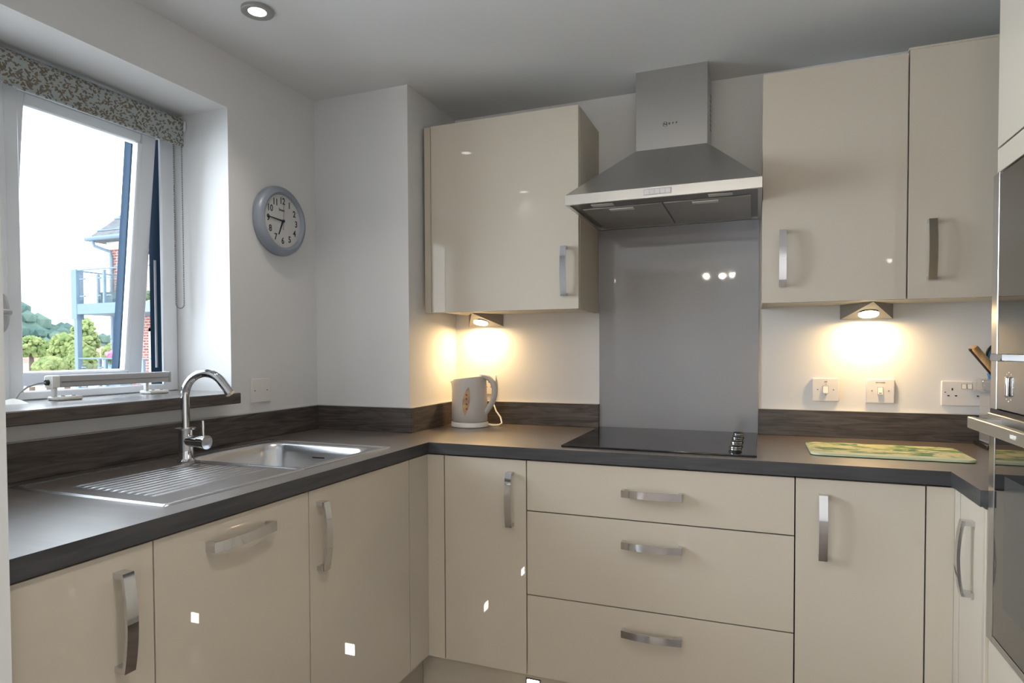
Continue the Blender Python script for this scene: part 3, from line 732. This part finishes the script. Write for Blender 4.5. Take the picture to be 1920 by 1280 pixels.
cyl(b, c0, c0+ld*.048, .0165, n=28); cyl(b, c0+ld*.048, c0+ld*.050, .0150, n=28); cyl(b, c0+ld*.050, c0+ld*.078, .0180, .0200, n=32)
lv = obj('lever', b, CHROME, tp, smooth=True)
b = B(); k0 = c0+ld*.064; tube(b, [k0+Vector((0,0,.015)), k0+Vector((0,0,.062))], .0052, 14); obj('lever_pin', b, CHROME, lv, smooth=True)

# ================================================================ KETTLE
KX, KY = .578, -.150
kt = thing('kettle', 'white plastic jug kettle standing on its base in the corner', 'kettle', (KX, KY, Z))
b = B(); ringE = lambda cx, cy, rx, ry, z, n=48: [(cx+rx*math.cos(2*PI*i/n), cy+ry*math.sin(2*PI*i/n), z) for i in range(n)]
loft(b, [ringE(KX,KY,.076,.070,Z+.0005), ringE(KX,KY,.080,.074,Z+.003), ringE(KX,KY,.080,.074,Z+.018), ringE(KX,KY,.077,.071,Z+.022)])
obj('power_base', b, WHITEPL2, kt, smooth=True)
def krin(z, rx, ry, spout, tilt_=0, n=48):
    out = []
    for i in range(n):
        a = 2*PI*i/n; s = max(0, -math.cos(a))**10
        x = rx*math.cos(a) - spout*s; y = ry*math.sin(a)*(1-.35*s*min(1, spout*40))
        out.append((KX+x, KY+y, z + tilt_*x))
    return out
b = B()
zt0 = Z+.208
loft(b, [krin(Z+.0235,.074,.068,0), krin(Z+.027,.0765,.070,0), krin(Z+.07,.0770,.070,0), krin(Z+.12,.0760,.068,.0), krin(Z+.155,.0745,.066,.004), krin(Z+.180,.0735,.065,.011), krin(Z+.196,.0730,.064,.018,.08), krin(zt0-.007,.0715,.062,.016,.12)], cap1=False)
body = obj('body', b, KETTLE, kt, smooth=True)
b = B(); loft(b, [krin(zt0-.0072,.0714,.0618,.010,.12), krin(zt0-.002,.069,.059,.003,.12), krin(zt0+.002,.055,.046,0,.12), krin(zt0+.0035,.02,.02,0,.12)]); obj('lid', b, KETTLE, kt, smooth=True)
b = B(); hp = []
for (hx_, hz_) in ((.052,.213),(.072,.213),(.092,.205),(.108,.188),(.117,.162),(.116,.135),(.108,.110),(.094,.086),(.078,.066),(.068,.052)):
    hp.append((KX+hx_, KY-.004, Z+hz_))
tube(b, hp, .0115, 14, ry=.013, up=(0,1,0)); obj('handle', b, KETTLE, kt, smooth=True)
b = B()
# leaf-shaped water window on the near side
prof = []
N_ = 14
pl = []; pr_ = []
fs_ = Vector((.36,-.93,0)).normalized()
def ksurf(ang, z, off=.0012):
    return (KX+.0765*math.cos(ang)+off*math.cos(ang), KY+.0695*math.sin(ang)+off*math.sin(ang), z)
for i in range(N_+1):
    t2 = i/N_; z = Z+.052+t2*.118; wv = .20*math.sin(PI*t2)**.75; sk_ = (t2-.5)*.20+.10*math.sin(PI*t2)*-.3
    a0 = -PI/2+.24+sk_
    pl.append(b.verts.new(ksurf(a0-wv, z))); pr_.append(b.verts.new(ksurf(a0+wv, z)))
for i in range(N_): b.faces.new((pl[i], pr_[i], pr_[i+1], pl[i+1]))
gg = obj('water_gauge', b, GAUGE, kt)
for zz in (.070, .090, .112, .128): 
    b = B(); c3 = Vector(ksurf(-PI/2+.24, Z+zz+.01, .0018)); cyl(b, c3, c3+Vector((0,-.0008,0)), .0042, n=12); obj('level_mark', b, REDDOT, gg)
b = B(); tube(b, [(KX+.078,KY+.02,Z+.010),(KX+.10,KY+.02,Z+.006),(KX+.118,KY+.035,Z+.006),(KX+.122,KY+.06,Z+.012),(KX+.110,KY+.075,Z+.035),(KX+.085,KY+.085,Z+.060),(KX+.06,KY+.105,Z+.10),(KX+.05,KY+.128,Z+.145)], .0035, 10)
obj('power_cord', b, WHITEPL2, kt, smooth=True)

# ================================================================ SOCKETS AND SWITCHES
def uk_plate(nm, lab, cat, x0, x1, z0, z1, yf=-.0005):
    t_ = thing(nm, lab, cat, ((x0+x1)/2, 0, z0))
    b = B(); box(b, x0, x1, yf-.009, yf, z0, z1, .003, 2); obj('plate', b, WHITEPL, t_, smooth=True); return t_
YS = -.0095
def pins(t_, cx, cz):
    for (dx, dz, w_, h_) in ((0,.0095,.004,.008),(-.011,-.0125,.0065,.004),(.011,-.0125,.0065,.004)):
        b = B(); box(b, cx+dx-w_/2, cx+dx+w_/2, YS-.0006, YS, cz+dz-h_/2, cz+dz+h_/2); obj('pin_slot', b, BLACKPL, t_)
def rocker(t_, cx, cz, w_=.013, h_=.022, m=WHITEPL2):
    b = B(); box(b, cx-w_/2-.0012, cx+w_/2+.0012, YS-.0005, YS, cz-h_/2-.0012, cz+h_/2+.0012); s = obj('rocker_surround', b, GREYINK, t_)
    b = B(); v = [(YS, cz-h_/2), (YS-.0055, cz-h_/2), (YS-.0022, cz+h_/2), (YS, cz+h_/2)]; prism(b, v, 'x', cx-w_/2, cx+w_/2); return obj('rocker_switch', b, m, t_)
s1 = uk_plate('cooker_switch', 'white switch plate marked HOB, left of the pair on back wall', 'switch', 1.8975, 1.9855, 1.040, 1.1245)
rocker(s1, 1.9415, 1.083, .0165, .025); screws(s1, [(1.9155,YS,1.083),(1.9675,YS,1.083)], (0,-1,0))
text_obj('lettering', 'HOB', .0048, INK, s1, (1.9415,YS-.0002,1.1115), (1,0,0), (0,0,1), .0003, font_bold=True)
text_obj('lettering', 'ON', .0036, INK, s1, (1.9425,YS-.0002,1.1020), (1,0,0), (0,0,1), .0003, font_bold=True)
text_obj('lettering', 'OFF', .0036, INK, s1, (1.9425,YS-.0002,1.0645), (1,0,0), (0,0,1), .0003, font_bold=True)
s2 = uk_plate('appliance_switch', 'white switch plate marked DISH WASHER, right of the pair on back wall', 'switch', 2.0715, 2.1595, 1.038, 1.1235)
rocker(s2, 2.1155, 1.082, .0145, .025); screws(s2, [(2.0895,YS,1.082),(2.1415,YS,1.082)], (0,-1,0))
text_obj('lettering', 'DISH WASHER', .0046, INK, s2, (2.1155,YS-.0002,1.1110), (1,0,0), (0,0,1), .0003, font_bold=True)
b = B(); box(b, 2.1105, 2.1205, YS-.0054, YS-.0040, 1.0728, 1.0752); obj('switch_mark', b, INK, s2)
s3 = uk_plate('double_socket', 'white double power socket on back wall behind knife block', 'socket', 2.2985, 2.4455, 1.035, 1.1200)
for cx in (2.3300, 2.4140): pins(s3, cx, 1.082)
rocker(s3, 2.3630, 1.1020, .0115, .016); rocker(s3, 2.3790, 1.1020, .0115, .016); screws(s3, [(2.3095,YS,1.081),(2.4340,YS,1.081)], (0,-1,0))
s4 = uk_plate('double_socket', 'white double power socket on back wall behind the kettle', 'socket', .4925, .6390, 1.036, 1.122)
for cx in (.525, .606): pins(s4, cx, 1.082)
rocker(s4, .558, 1.102, .0115, .016); rocker(s4, .574, 1.102, .0115, .016); screws(s4, [(.5035,YS,1.081),(.6280,YS,1.081)], (0,-1,0))

# ================================================================ CHOPPING BOARD
cb = thing('chopping_board', 'glass chopping board with green and cream painted scene, lying on worktop', 'chopping board', (2.071, -.335, Z))
b = B(); bw = [(p[0],p[1]) for p in rrect(1.862, 2.283, -.468, -.215, .028, 8)]
loft(b, [[(p[0],p[1],Z+.002) for p in bw], [(p[0],p[1],Z+.008) for p in bw]]); o_ = obj('board_edge', b, BOARDE, cb)
b = B(); bw2 = [(p[0],p[1]) for p in rrect(1.8635, 2.2815, -.4665, -.2165, .027, 8)]
loft(b, [[(p[0],p[1],Z+.0081) for p in bw2], [(p[0],p[1],Z+.0087) for p in bw2]]); obj('painted_surface', b, BOARD, cb)
for fx, fy in ((1.89,-.44),(2.255,-.44),(1.89,-.243),(2.255,-.243)):
    b = B(); cyl(b, (fx,fy,Z), (fx,fy,Z+.002), .007, n=14); obj('rubber_foot', b, BLACKPL, cb)

# ================================================================ KNIFE BLOCK
kb = thing('knife_block', 'clear acrylic knife block on a black base beside the oven housing', 'knife block', (2.45, -.10, Z))
bx('base', BLACKPL, kb, 2.386, 2.520, -.165, -.035, Z, Z+.014, .002)
b = B(); box(b, 2.396, 2.510, -.150, -.050, Z+.0142, Z+.178, .003); box(b, 2.378, 2.512, -.152, -.048, Z+.1785, Z+.222, .004); obj('clear_body', b, ACRYL, kb, smooth=True)
kn = thing('kitchen_knife', 'kitchen knife with wooden handle leaning in the knife block', 'knife', (2.44, -.10, 1.12))
p0 = Vector((2.361, -.112, 1.235)); p1 = Vector((2.432, -.100, 1.142)); dK = (p1-p0).normalized()
b = B(); tube(b, [p0, p0+dK*.006, p0+dK*.03, p0+dK*.07, p0+dK*.112], lambda t: .012 if t > .04 else .009, 12, ry=lambda t: .0185-.004*math.sin(PI*t), up=(0,1,0)); obj('handle', b, WOODH, kn, smooth=True)
b = B(); side = Vector((-dK.z,0,dK.x))*-1
q0 = p0+dK*.110; v = [q0+side*.012, q0-side*.012, q0+dK*.058-side*.010, q0+dK*.070]
v0 = [b.verts.new(q+Vector((0,-.001,0))) for q in v]; v1 = [b.verts.new(q+Vector((0,.001,0))) for q in v]; b.faces.new(v0); b.faces.new(v1)
for i in range(4): b.faces.new((v0[i], v0[(i+1)%4], v1[(i+1)%4], v1[i]))
obj('blade', b, STEEL, kn)
b = B(); tube(b, [p0+Vector((-.008,.004,-.006)), p0+dK*.115+Vector((-.008,.004,-.006))], .0055, 10, ry=.010, up=(0,1,0))
obj('knife', b, BLACKPL, None, smooth=True, label='black handled knife tucked under the wooden handled knife', cat='knife')
sc = thing('scissors', 'kitchen scissors with black and blue ring handle in the knife block', 'scissors', (2.43, -.07, 1.12))
b = B(); pts = []
for i in range(28):
    a = 2*PI*i/27; pts.append((2.432+.026*math.cos(a)+.006*math.sin(a), -.075, 1.205+.040*math.sin(a)))
tube(b, pts, .0050, 10, cap=False); tube(b, [(2.432,-.075,1.166),(2.440,-.075,1.135),(2.445,-.075,1.10)], .006, 10)
obj('ring_handle', b, BLACKPL, sc, smooth=True)
b = B(); pts = [(2.432+.0205*math.cos(2*PI*i/27)+.005*math.sin(2*PI*i/27), -.075, 1.205+.034*math.sin(2*PI*i/27)) for i in range(28)]
tube(b, pts, .0048, 10, cap=False); tube(b, [(2.415,-.078,1.150),(2.418,-.078,1.132)], .007, 8); obj('blue_grip', b, BLUEPL, sc, smooth=True)

# ================================================================ OVEN HOUSING (right)
OX = 2.199; OY = -.8655; OY1 = -1.4700
oh = thing('oven_housing', 'tall cream gloss housing cabinet around the built-in ovens at right', 'tall cabinet', (2.5, -1.17, 0))
b = B()
bx('side_panel', CREAMSIDE, oh, OX+.020, XR-.002, OY+.0105-.018, OY+.0105, .10, H-.004)
bx('side_panel', CREAMSIDE, oh, OX+.020, XR-.002, OY1-.004, OY1+.014, .10, H-.004)
b = B(); box(b, XR-.02, XR-.002, OY1+.014, OY-.008, .10, H-.004); box(b, OX+.025, XR-.02, OY1+.014, OY-.008, 1.632, 1.648); box(b, OX+.025, XR-.02, OY1+.014, OY-.008, .548, .566); box(b, OX+.025, XR-.02, OY1+.014, OY-.008, H-.022, H-.004); obj('carcass', b, CARC, oh)
b = B(); box(b, OX, OX+.018, OY1+.002, OY, 1.6685, H-.006, .001); obj('door', b, CREAM, oh, smooth=True)
b = B(); box(b, OX, OX+.018, OY1+.002, OY, 1.6135, 1.6650, .001); obj('fascia_panel', b, CREAM, oh, smooth=True)
b = B(); box(b, OX, OX+.018, OY1+.002, OY+.0115, .151, .5745, .001); obj('drawer', b, CREAM, oh, smooth=True)
b = B(); box(b, OX+.06, OX+.078, OY1, OY+.010, .002, .148); obj('plinth_panel', b, CREAMSIDE, oh)
b = B(); box(b, OX+.004, OX+.02, OY1+.004, OY-.030, 1.203, 1.2160); obj('white_rail', b, REVEAL, oh)
b = B(); box(b, OX+.012, OX+.020, OY-.030, OY-.0005, 1.203, 1.2160); obj('rail_end', b, BLACKPL, oh)
# microwave (upper appliance)
mw = thing('microwave_oven', 'built-in microwave with dark glass front, upper of the two appliances', 'microwave', (2.4, -1.17, 1.216))
b = B(); box(b, OX+.005, XR-.06, OY1+.016, OY-.010, 1.2165, 1.608); obj('chassis', b, BLACKPL, mw)
b = B(); box(b, OX-.004, OX+.004, OY-.026, OY+.010, 1.2165, 1.6105, .001); obj('steel_frame', b, STEELV, mw)
b = B(); box(b, OX-.003, OX+.004, OY1+.004, OY-.0275, 1.2165, 1.6060, .001); md = obj('glass_door', b, OVENGLASS, mw)
# oven (lower appliance)
ov = thing('oven', 'built-in oven with steel bar handle and dark glass door, below the microwave', 'oven', (2.4, -1.17, .58))
b = B(); box(b, OX+.005, XR-.06, OY1+.016, OY-.010, .585, 1.200); obj('chassis', b, BLACKPL, ov)
b = B(); box(b, OX-.004, OX+.004, OY-.026, OY+.010, 1.0960, 1.2025, .001); obj('steel_frame', b, STEELV, ov)
pnl = bx('control_panel', mat('steel_glass_panel', (.34,.32,.30), .16, metal=.9), ov, OX-.003, OX+.004, OY1+.004, OY-.0275, 1.0980, 1.2020, .001)
b = B(); c4 = Vector((OX-.003, -.962, 1.149)); box(b, c4.x-.007, c4.x-.0005, c4.y-.0050, c4.y+.0050, c4.z-.021, c4.z+.021, .0032, 3); kb2 = obj('control_knob', b, CHROME, pnl, smooth=True)
b = B()
for i in range(12):
    a = 2*PI*i/12; cc = Vector((OX-.0036, -.962+.024*math.cos(a), 1.149+.030*math.sin(a))); box(b, cc.x, cc.x+.0008, cc.y-.0012, cc.y+.0012, cc.z-.0012, cc.z+.0012)
obj('dial_marks', b, WHITEPL2, pnl)
b = B(); box(b, OX-.008, OX+.004, OY1+.002, OY+.0115, 1.0660, 1.0860, .001); obj('top_bar', b, STEEL, ov)
b = B(); box(b, OX-.004, OX+.004, OY1+.002, OY+.010, 1.0862, 1.0958); obj('vent_gap', b, BLACKPL, ov)
b = B(); box(b, OX-.005, OX-.001, OY-.024, OY+.0115, .580, 1.0635, .001); box(b, OX-.005, OX-.001, OY1+.002, OY-.024, .580, .596, .001); dr = obj('door_frame', b, STEELV, ov)
b = B(); box(b, OX-.004, OX+.002, OY1+.004, OY-.026, .598, 1.0635, .001); obj('door_glass', b, OVENGLASS, dr)
b = B(); box(b, OX-.0045, OX-.0041, OY1+.05, OY-.085, .680, .960); obj('inner_window', b, mat('oven_inner', (.06,.058,.056), .12, spec=.7), dr)
b = B(); box(b, OX-.062, OX-.048, OY1+.02, -.9140, 1.0570, 1.0815, .0015); hn = obj('handle_bar', b, mat('handle_warm_steel', (.80,.75,.66), .38, metal=1), ov, smooth=True)
for yy in (-.93, OY1+.05):
    b = B(); box(b, OX-.050, OX-.003, yy-.012, yy+.012, 1.066, 1.080, .001); obj('handle_mount', b, STEEL, hn)
text_obj('maker_lettering', 'NEFF', .010, WHITEPL2, hn, (OX-.0624, -1.178, 1.0690), (0,-1,0), (0,0,1), .0004, sx=1.3, font_bold=True)
# fridge housing beyond the oven housing, nearer to the viewer
fh = thing('fridge_housing', 'tall cream gloss fridge cabinet nearer than the ovens on the right', 'tall cabinet', (2.5, -1.78, 0))
bx('carcass', CARC, fh, OX+.020, XR-.002, -2.09, OY1-.006, .10, H-.004)
bx('door', CREAM, fh, OX, OX+.018, -2.09, OY1-.002, .151, H-.006, .001)
# tall unit at far left, only its edge shows
tl = thing('tall_cabinet', 'tall cream cabinet whose edge shows at the far left of the worktop', 'tall cabinet', (.3, -2.25, 0))
bx('side_panel', REVEAL, tl, .004, .652, -1.9635, -1.9455, .02, H-.004)
bx('carcass', CARC, tl, .004, .612, -2.545, -1.9640, .02, H-.004)
bx('door', CREAM, tl, .613, .633, -2.545, -1.9655, .151, H-.006, .001)

# ================================================================ CEILING LIGHTS
def downlight(x, y, lab, e=9):
    t_ = thing('downlight', lab, 'ceiling light', (x, y, H-.006), group='recessed ceiling downlights')
    b = B(); lathe(b, [(.0255,.0035),(.0265,-.001),(.043,-.0045),(.0465,-.003),(.0465,0.006)], (x,y,H-.006), n=48); obj('bezel', b, mat('satin_nickel', (.46,.46,.44), .35, metal=.7), t_, smooth=True)
    b = B(); cyl(b, (x,y,H-.0045), (x,y,H-.0005), .0258, n=36); obj('lens', b, DOWNL, t_)
    light('downlight_lamp', 'SPOT', (x,y,H-.012), e, (1,.93,.84), direction=(0,0,-1), spot=math.radians(110), blend=.8, radius=.025)
downlight(.298, -1.040, 'recessed ceiling downlight above the sink')
downlight(.298, -1.900, 'recessed ceiling downlight above the left end of worktop, behind the viewer', 2.5)
downlight(1.55, -1.95, 'recessed ceiling downlight added in the middle of the kitchen, out of frame, for extra light', 32)  # added lamp, brightens the cabinet fronts
downlight(1.55, -3.2, 'recessed ceiling downlight added behind the viewer for extra light', 32)  # unseen lamp, added to light the room from behind
sf = thing('ceiling_spotlight', 'three-lamp ceiling spotlight behind the viewer, seen reflected in splashback', 'ceiling light', (1.28, -5.6, H))
b = B(); lathe(b, [(0,-.02),(.05,-.02),(.055,-.01),(.055,0)], (1.28,-5.6,H-.001)); obj('ceiling_rose', b, CHROME, sf, smooth=True)
for (x, y, z) in ((1.12,-5.55,2.155),(1.30,-5.70,2.165),(1.42,-5.5,2.150)):
    b = B(); tube(b, [(1.28,-5.6,H-.015),(x,y,z+.05)], .006, 8); ar = obj('arm', b, CHROME, sf)
    b = B(); lathe(b, [(.018,.05),(.035,.02),(.045,0)], (x,y,z), n=24); obj('lamp_shade', b, mat('frosted_shade', (.8,.75,.68), .4, emit=(1,.85,.7), es=1.5), ar, smooth=True)
    b = B(); bmesh.ops.create_uvsphere(b, u_segments=16, v_segments=8, radius=.022, matrix=Matrix.Translation((x,y,z+.012))); obj('bulb', b, mat('bulb_glow', (1,1,1), .3, emit=(1,.86,.66), es=60), ar, smooth=True)
    light('spotlight_lamp', 'POINT', (x,y,z-.012), 30, (1,.88,.72), radius=.02)


# ================================================================ OUTDOORS
GZ = -2.8
obj('ground', box(B(), -160, -1.2, -20, 160, GZ-.3, GZ), mat('pale_paving', (.62,.60,.56), .9), None, kind='structure')
YBf = 9.888; YW = 11.49
bd = thing('apartment_building', 'red brick apartment building with hipped slate roof, seen through the open window', 'building', (-13, 14, GZ))
bx('brick_wall', BRICK, bd, -17.62, -8.0, YW, 20, GZ, 4.50)
bx('white_fascia', RENDERW, bd, -17.66, -8.0, YW-.05, 20, 4.50, 4.74)
b = B(); e0_, e1_ = -18.02, -7.6
v = [b.verts.new(p) for p in ((e0_,YW-.42,4.82),(e1_,YW-.42,4.82),(e1_,20.4,4.82),(e0_,20.4,4.82),(-16.1,13.4,7.6),(-9.5,13.4,7.6),(e0_,YW-.42,4.74),(e1_,YW-.42,4.74),(e1_,20.4,4.74),(e0_,20.4,4.74))]
for f in ((0,1,5,4),(1,2,5),(2,3,4,5),(3,0,4),(6,7,8,9),(0,6,7,1),(1,7,8,2),(2,8,9,3),(3,9,6,0)): b.faces.new([v[i] for i in f])
rf = obj('roof', b, ROOFM, bd)
b = B()
for k in range(6):
    f_ = (k+.6)/6.5; x0 = e0_+(1.92)*f_; y0 = YW-.42+2.33*f_; z0 = 4.82+2.78*f_; x1 = e1_-1.9*f_
    box(b, x0, x1, y0-.02, y0+.02, z0+.0, z0+.045); 
obj('tile_course', b, BLUEGREY, rf)
b = B(); tube(b, [(e0_,YW-.46,4.80),(e1_,YW-.46,4.80)], .07, 8); obj('gutter', b, BLUEGREY, bd)
b = B(); tube(b, [(-17.75,YW-.44,4.74),(-17.72,YW-.40,4.58),(-17.42,YW-.10,4.42),(-17.40,YW-.08,4.2),(-17.40,YW-.08,GZ)], .05, 8); obj('downpipe', b, BLUEGREY, bd)
b = B(); tube(b, [(-17.38,YW-.1,1.55),(-17.05,YW-.1,1.9),(-16.95,YW-.1,2.3)], .04, 8); obj('waste_pipe', b, BLUEGREY, bd)
for (z0, z1) in ((.05, 1.98), (2.72, 4.35)):
    b = B(); x0, x1 = -15.85, -14.0
    box(b, x0, x0+.18, YW-.06, YW+.02, z0, z1); box(b, x1-.1, x1, YW-.06, YW+.02, z0, z1); box(b, x0, x1, YW-.06, YW+.02, z1-.1, z1); box(b, x0, x1, YW-.06, YW+.02, z0, z0+.1); box(b, -15.45, -15.32, YW-.06, YW+.02, z0, z1)
    wf = obj('patio_window', b, RENDERW, bd)
    b = B(); box(b, x0+.15, x1-.08, YW-.03, YW-.02, z0+.08, z1-.08); obj('curtain', b, CURT, wf)
def balcony(z, top, lab, deck=True):
    t_ = thing('balcony', lab, 'balcony', (-14.5, 10.7, z))
    bx('deck', BLUEGREY, t_, -16.95, -11.5, YBf, YW-.005, z-.30, z)
    b = B(); tube(b, [(-16.95,YBf+.03,z+top),(-11.5,YBf+.03,z+top)], .022, 8); tube(b, [(-16.93,YBf+.03,z+top),(-16.93,YW,z+top)], .022, 8); obj('handrail', b, BLUEGREY, t_)
    for xp in (-15.70, -14.2, -12.7):
        bx('post', BLUEGREY, t_, xp-.035, xp+.035, YBf+.02, YBf+.09, z, z+top-.03)
    bx('post', BLUEGREY, t_, -16.96, -16.89, YW-.10, YW-.03, z, z+top-.03); bx('post', BLUEGREY, t_, -16.96, -16.89, 10.6, 10.67, z, z+top-.03)
    b = B()
    for (xa, xb) in ((-16.72,-15.80),(-15.60,-14.28),(-14.12,-12.8)): box(b, xa, xb, YBf+.04, YBf+.05, z+.10, z+top-.14)
    box(b, -16.935, -16.925, YBf+.15, 10.55, z+.10, z+top-.14); box(b, -16.935, -16.925, 10.72, YW-.15, z+.10, z+top-.14)
    obj('glass_panel', b, GLASS, t_)
    b = B()
    for xa in (-16.6, -15.92, -15.48, -14.4): 
        for zz in (.22, top-.26): box(b, xa-.10, xa+.10, YBf+.02, YBf+.07, z+zz-.015, z+zz+.015)
    obj('glass_clamps', b, BLUEGREY, t_)
    return t_
balcony(2.65, .98, 'upper glass balcony with blue grey steel frame on the brick building')
balcony(.02, 1.04, 'lower glass balcony holding pink geraniums on the brick building')
b = B(); box(b, -17.02, -16.80, YBf-.01, YBf+.21, 2.2, 3.66); box(b, -16.94, -16.80, YBf, YBf+.14, GZ, 2.3)
obj('steel_post', b, BLUEGREY, None, label='tall blue grey steel post carrying the corner of both balconies', cat='post')
bx('storage_box', mat('dark_box', (.05,.08,.10), .6, noise=((3,3,3),(.04,.06,.07),(.12,.18,.20),3)), None, -16.55, -15.98, YBf+.5, YBf+.9, 2.652, 3.02, label='dark box standing on the upper balcony behind the glass', cat='box')
def blob_tree(c, rx, ry, rz, n, m, seed, r0=.35):
    rnd = random.Random(seed); b = B()
    for i in range(n):
        a = rnd.uniform(0, 2*PI); u = rnd.uniform(-.9, 1); rr = math.sqrt(max(0, 1-u*u))*rnd.uniform(.5, 1)
        p = (c[0]+rx*rr*math.cos(a), c[1]+ry*rr*math.sin(a), c[2]+rz*u)
        s = r0*rnd.uniform(.6, 1.3)
        r_ = bmesh.ops.create_icosphere(b, subdivisions=2, radius=s, matrix=Matrix.Translation(p) @ Matrix.Rotation(rnd.uniform(0,6),4,'Z'))
        for v_ in r_['verts']:
            d_ = v_.co-Vector(p); v_.co = Vector(p)+d_*(1+rnd.uniform(-.35,.35))
    return b
pc = thing('flower_pot', 'blue pot of pink geraniums on the lower balcony', 'potted plant', (-15.6, 10.1, .92))
b = B(); lathe(b, [(0,-.02),(.17,-.02),(.23,.10),(.27,.16),(.24,.16),(0,.13)], (-15.45,10.15,.72), n=24); obj('pot', b, mat('blue_pot', (.12,.30,.62), .4), pc, smooth=True)
b = blob_tree((-15.45,10.15,.98), .30,.15,.10, 26, None, 3, .07); obj('foliage', b, GREEN2, pc)
b = blob_tree((-15.45,10.10,1.16), .38,.14,.07, 26, None, 5, .07); obj('flowers', b, PINK, pc)
bx('plant_stand', BLUEGREY, None, -15.7, -15.2, 10.0, 10.35, .022, .699, label='stand holding the blue flower pot on the lower balcony', cat='stand')
p2 = thing('potted_shrub', 'small green plant on the upper balcony beside the brick wall', 'potted plant', (-15.2, 10.6, 2.65))
b = B(); lathe(b, [(0,0),(.10,0),(.14,.14),(0,.13)], (-15.05,10.6,2.652), n=16); obj('pot', b, mat('clay_pot', (.45,.28,.20), .8), p2)
b = blob_tree((-15.05,10.6,2.90), .30,.2,.12, 22, None, 9, .07); obj('foliage', b, GREEN2, p2)
# long low building with red tiled roof
lb = thing('low_building', 'long low building with pink red tiled roof beyond the trees', 'building', (-38, 30, GZ))
bx('wall', RENDERW, lb, -40, -34.5, 8, 60, GZ, .80)
b = B(); prism(b, [(-40.5,.80),(-34.0,.80),(-37.2,1.62)], 'y', 7.6, 60.5); 
obj('roof', b, TILE, lb)
# trees: (pixel-independent world positions)
spec = [((-27,16.25,1.30),.7,.62,.70,GREEN1,'yellow green bushy tree left of the balcony post'),
        ((-29.5,18.75,1.70),.7,.55,1.15,GREEN1,'taller yellow green tree directly behind the balcony post'),
        ((-25.2,15.7,.95),.6,.55,.60,GREEN1,'low yellow green tree in front of the taller one'),
        ((-31,17.2,1.50),.7,.85,.42,GREEN1,'low spreading light green bush at the left of the window view'),
        ((-33,20.2,1.62),.6,.95,.30,GREEN2,'low mid green bush above the red roof'),
        ((-28,19.4,1.15),.7,.75,.52,GREEN1,'yellow green bush right of the balcony post'),
        ((-23.5,13.3,.72),.5,.50,.25,GREEN1,'small pale green shrub in front of the white wall')]
for i, (c, rx, ry, rz, m_, lab) in enumerate(spec):
    t_ = thing('tree', lab, 'tree', (c[0], c[1], GZ))
    obj('crown', blob_tree(c, rx, ry, rz, 230, None, 20+i, .12), m_, t_)
    b = B(); cyl(b, (c[0],c[1],GZ), (c[0],c[1],c[2]), .16, .09, n=8); obj('trunk', b, mat('bark', (.12,.09,.07), .9), t_)
# wooded hillside
b = B(); rnd = random.Random(4); NX, NY = 46, 30; gr = []
for i in range(NX+1):
    row = []
    for j in range(NY+1):
        y = 30+i*2.0; x = -88-j*.55
        f_ = (y-30)/92
        prof_h = 6.3 - 3.9*max(0, min(1, (y-56)/14)) + .9*math.exp(-((y-56.5)/1.8)**2)
        hh = GZ + (prof_h-GZ)*sst(0, .55, j/NY) + rnd.uniform(-.35,.45)
        row.append(b.verts.new((x+rnd.uniform(-.5,.5), y+rnd.uniform(-.6,.6), hh)))
    gr.append(row)
for i in range(NX):
    for j in range(NY): b.faces.new((gr[i][j], gr[i+1][j], gr[i+1][j+1], gr[i][j+1]))
for k in range(260):
    i = rnd.randint(0, NX); j = rnd.randint(int(NY*.2), int(NY*.6)); p = gr[i][j].co.copy()
    bmesh.ops.create_icosphere(b, subdivisions=1, radius=rnd.uniform(.7,1.5), matrix=Matrix.Translation(p))
obj('wooded_hillside', b, GREEN3, None, label='distant wooded hillside seen through the window', cat='hillside', kind='stuff')
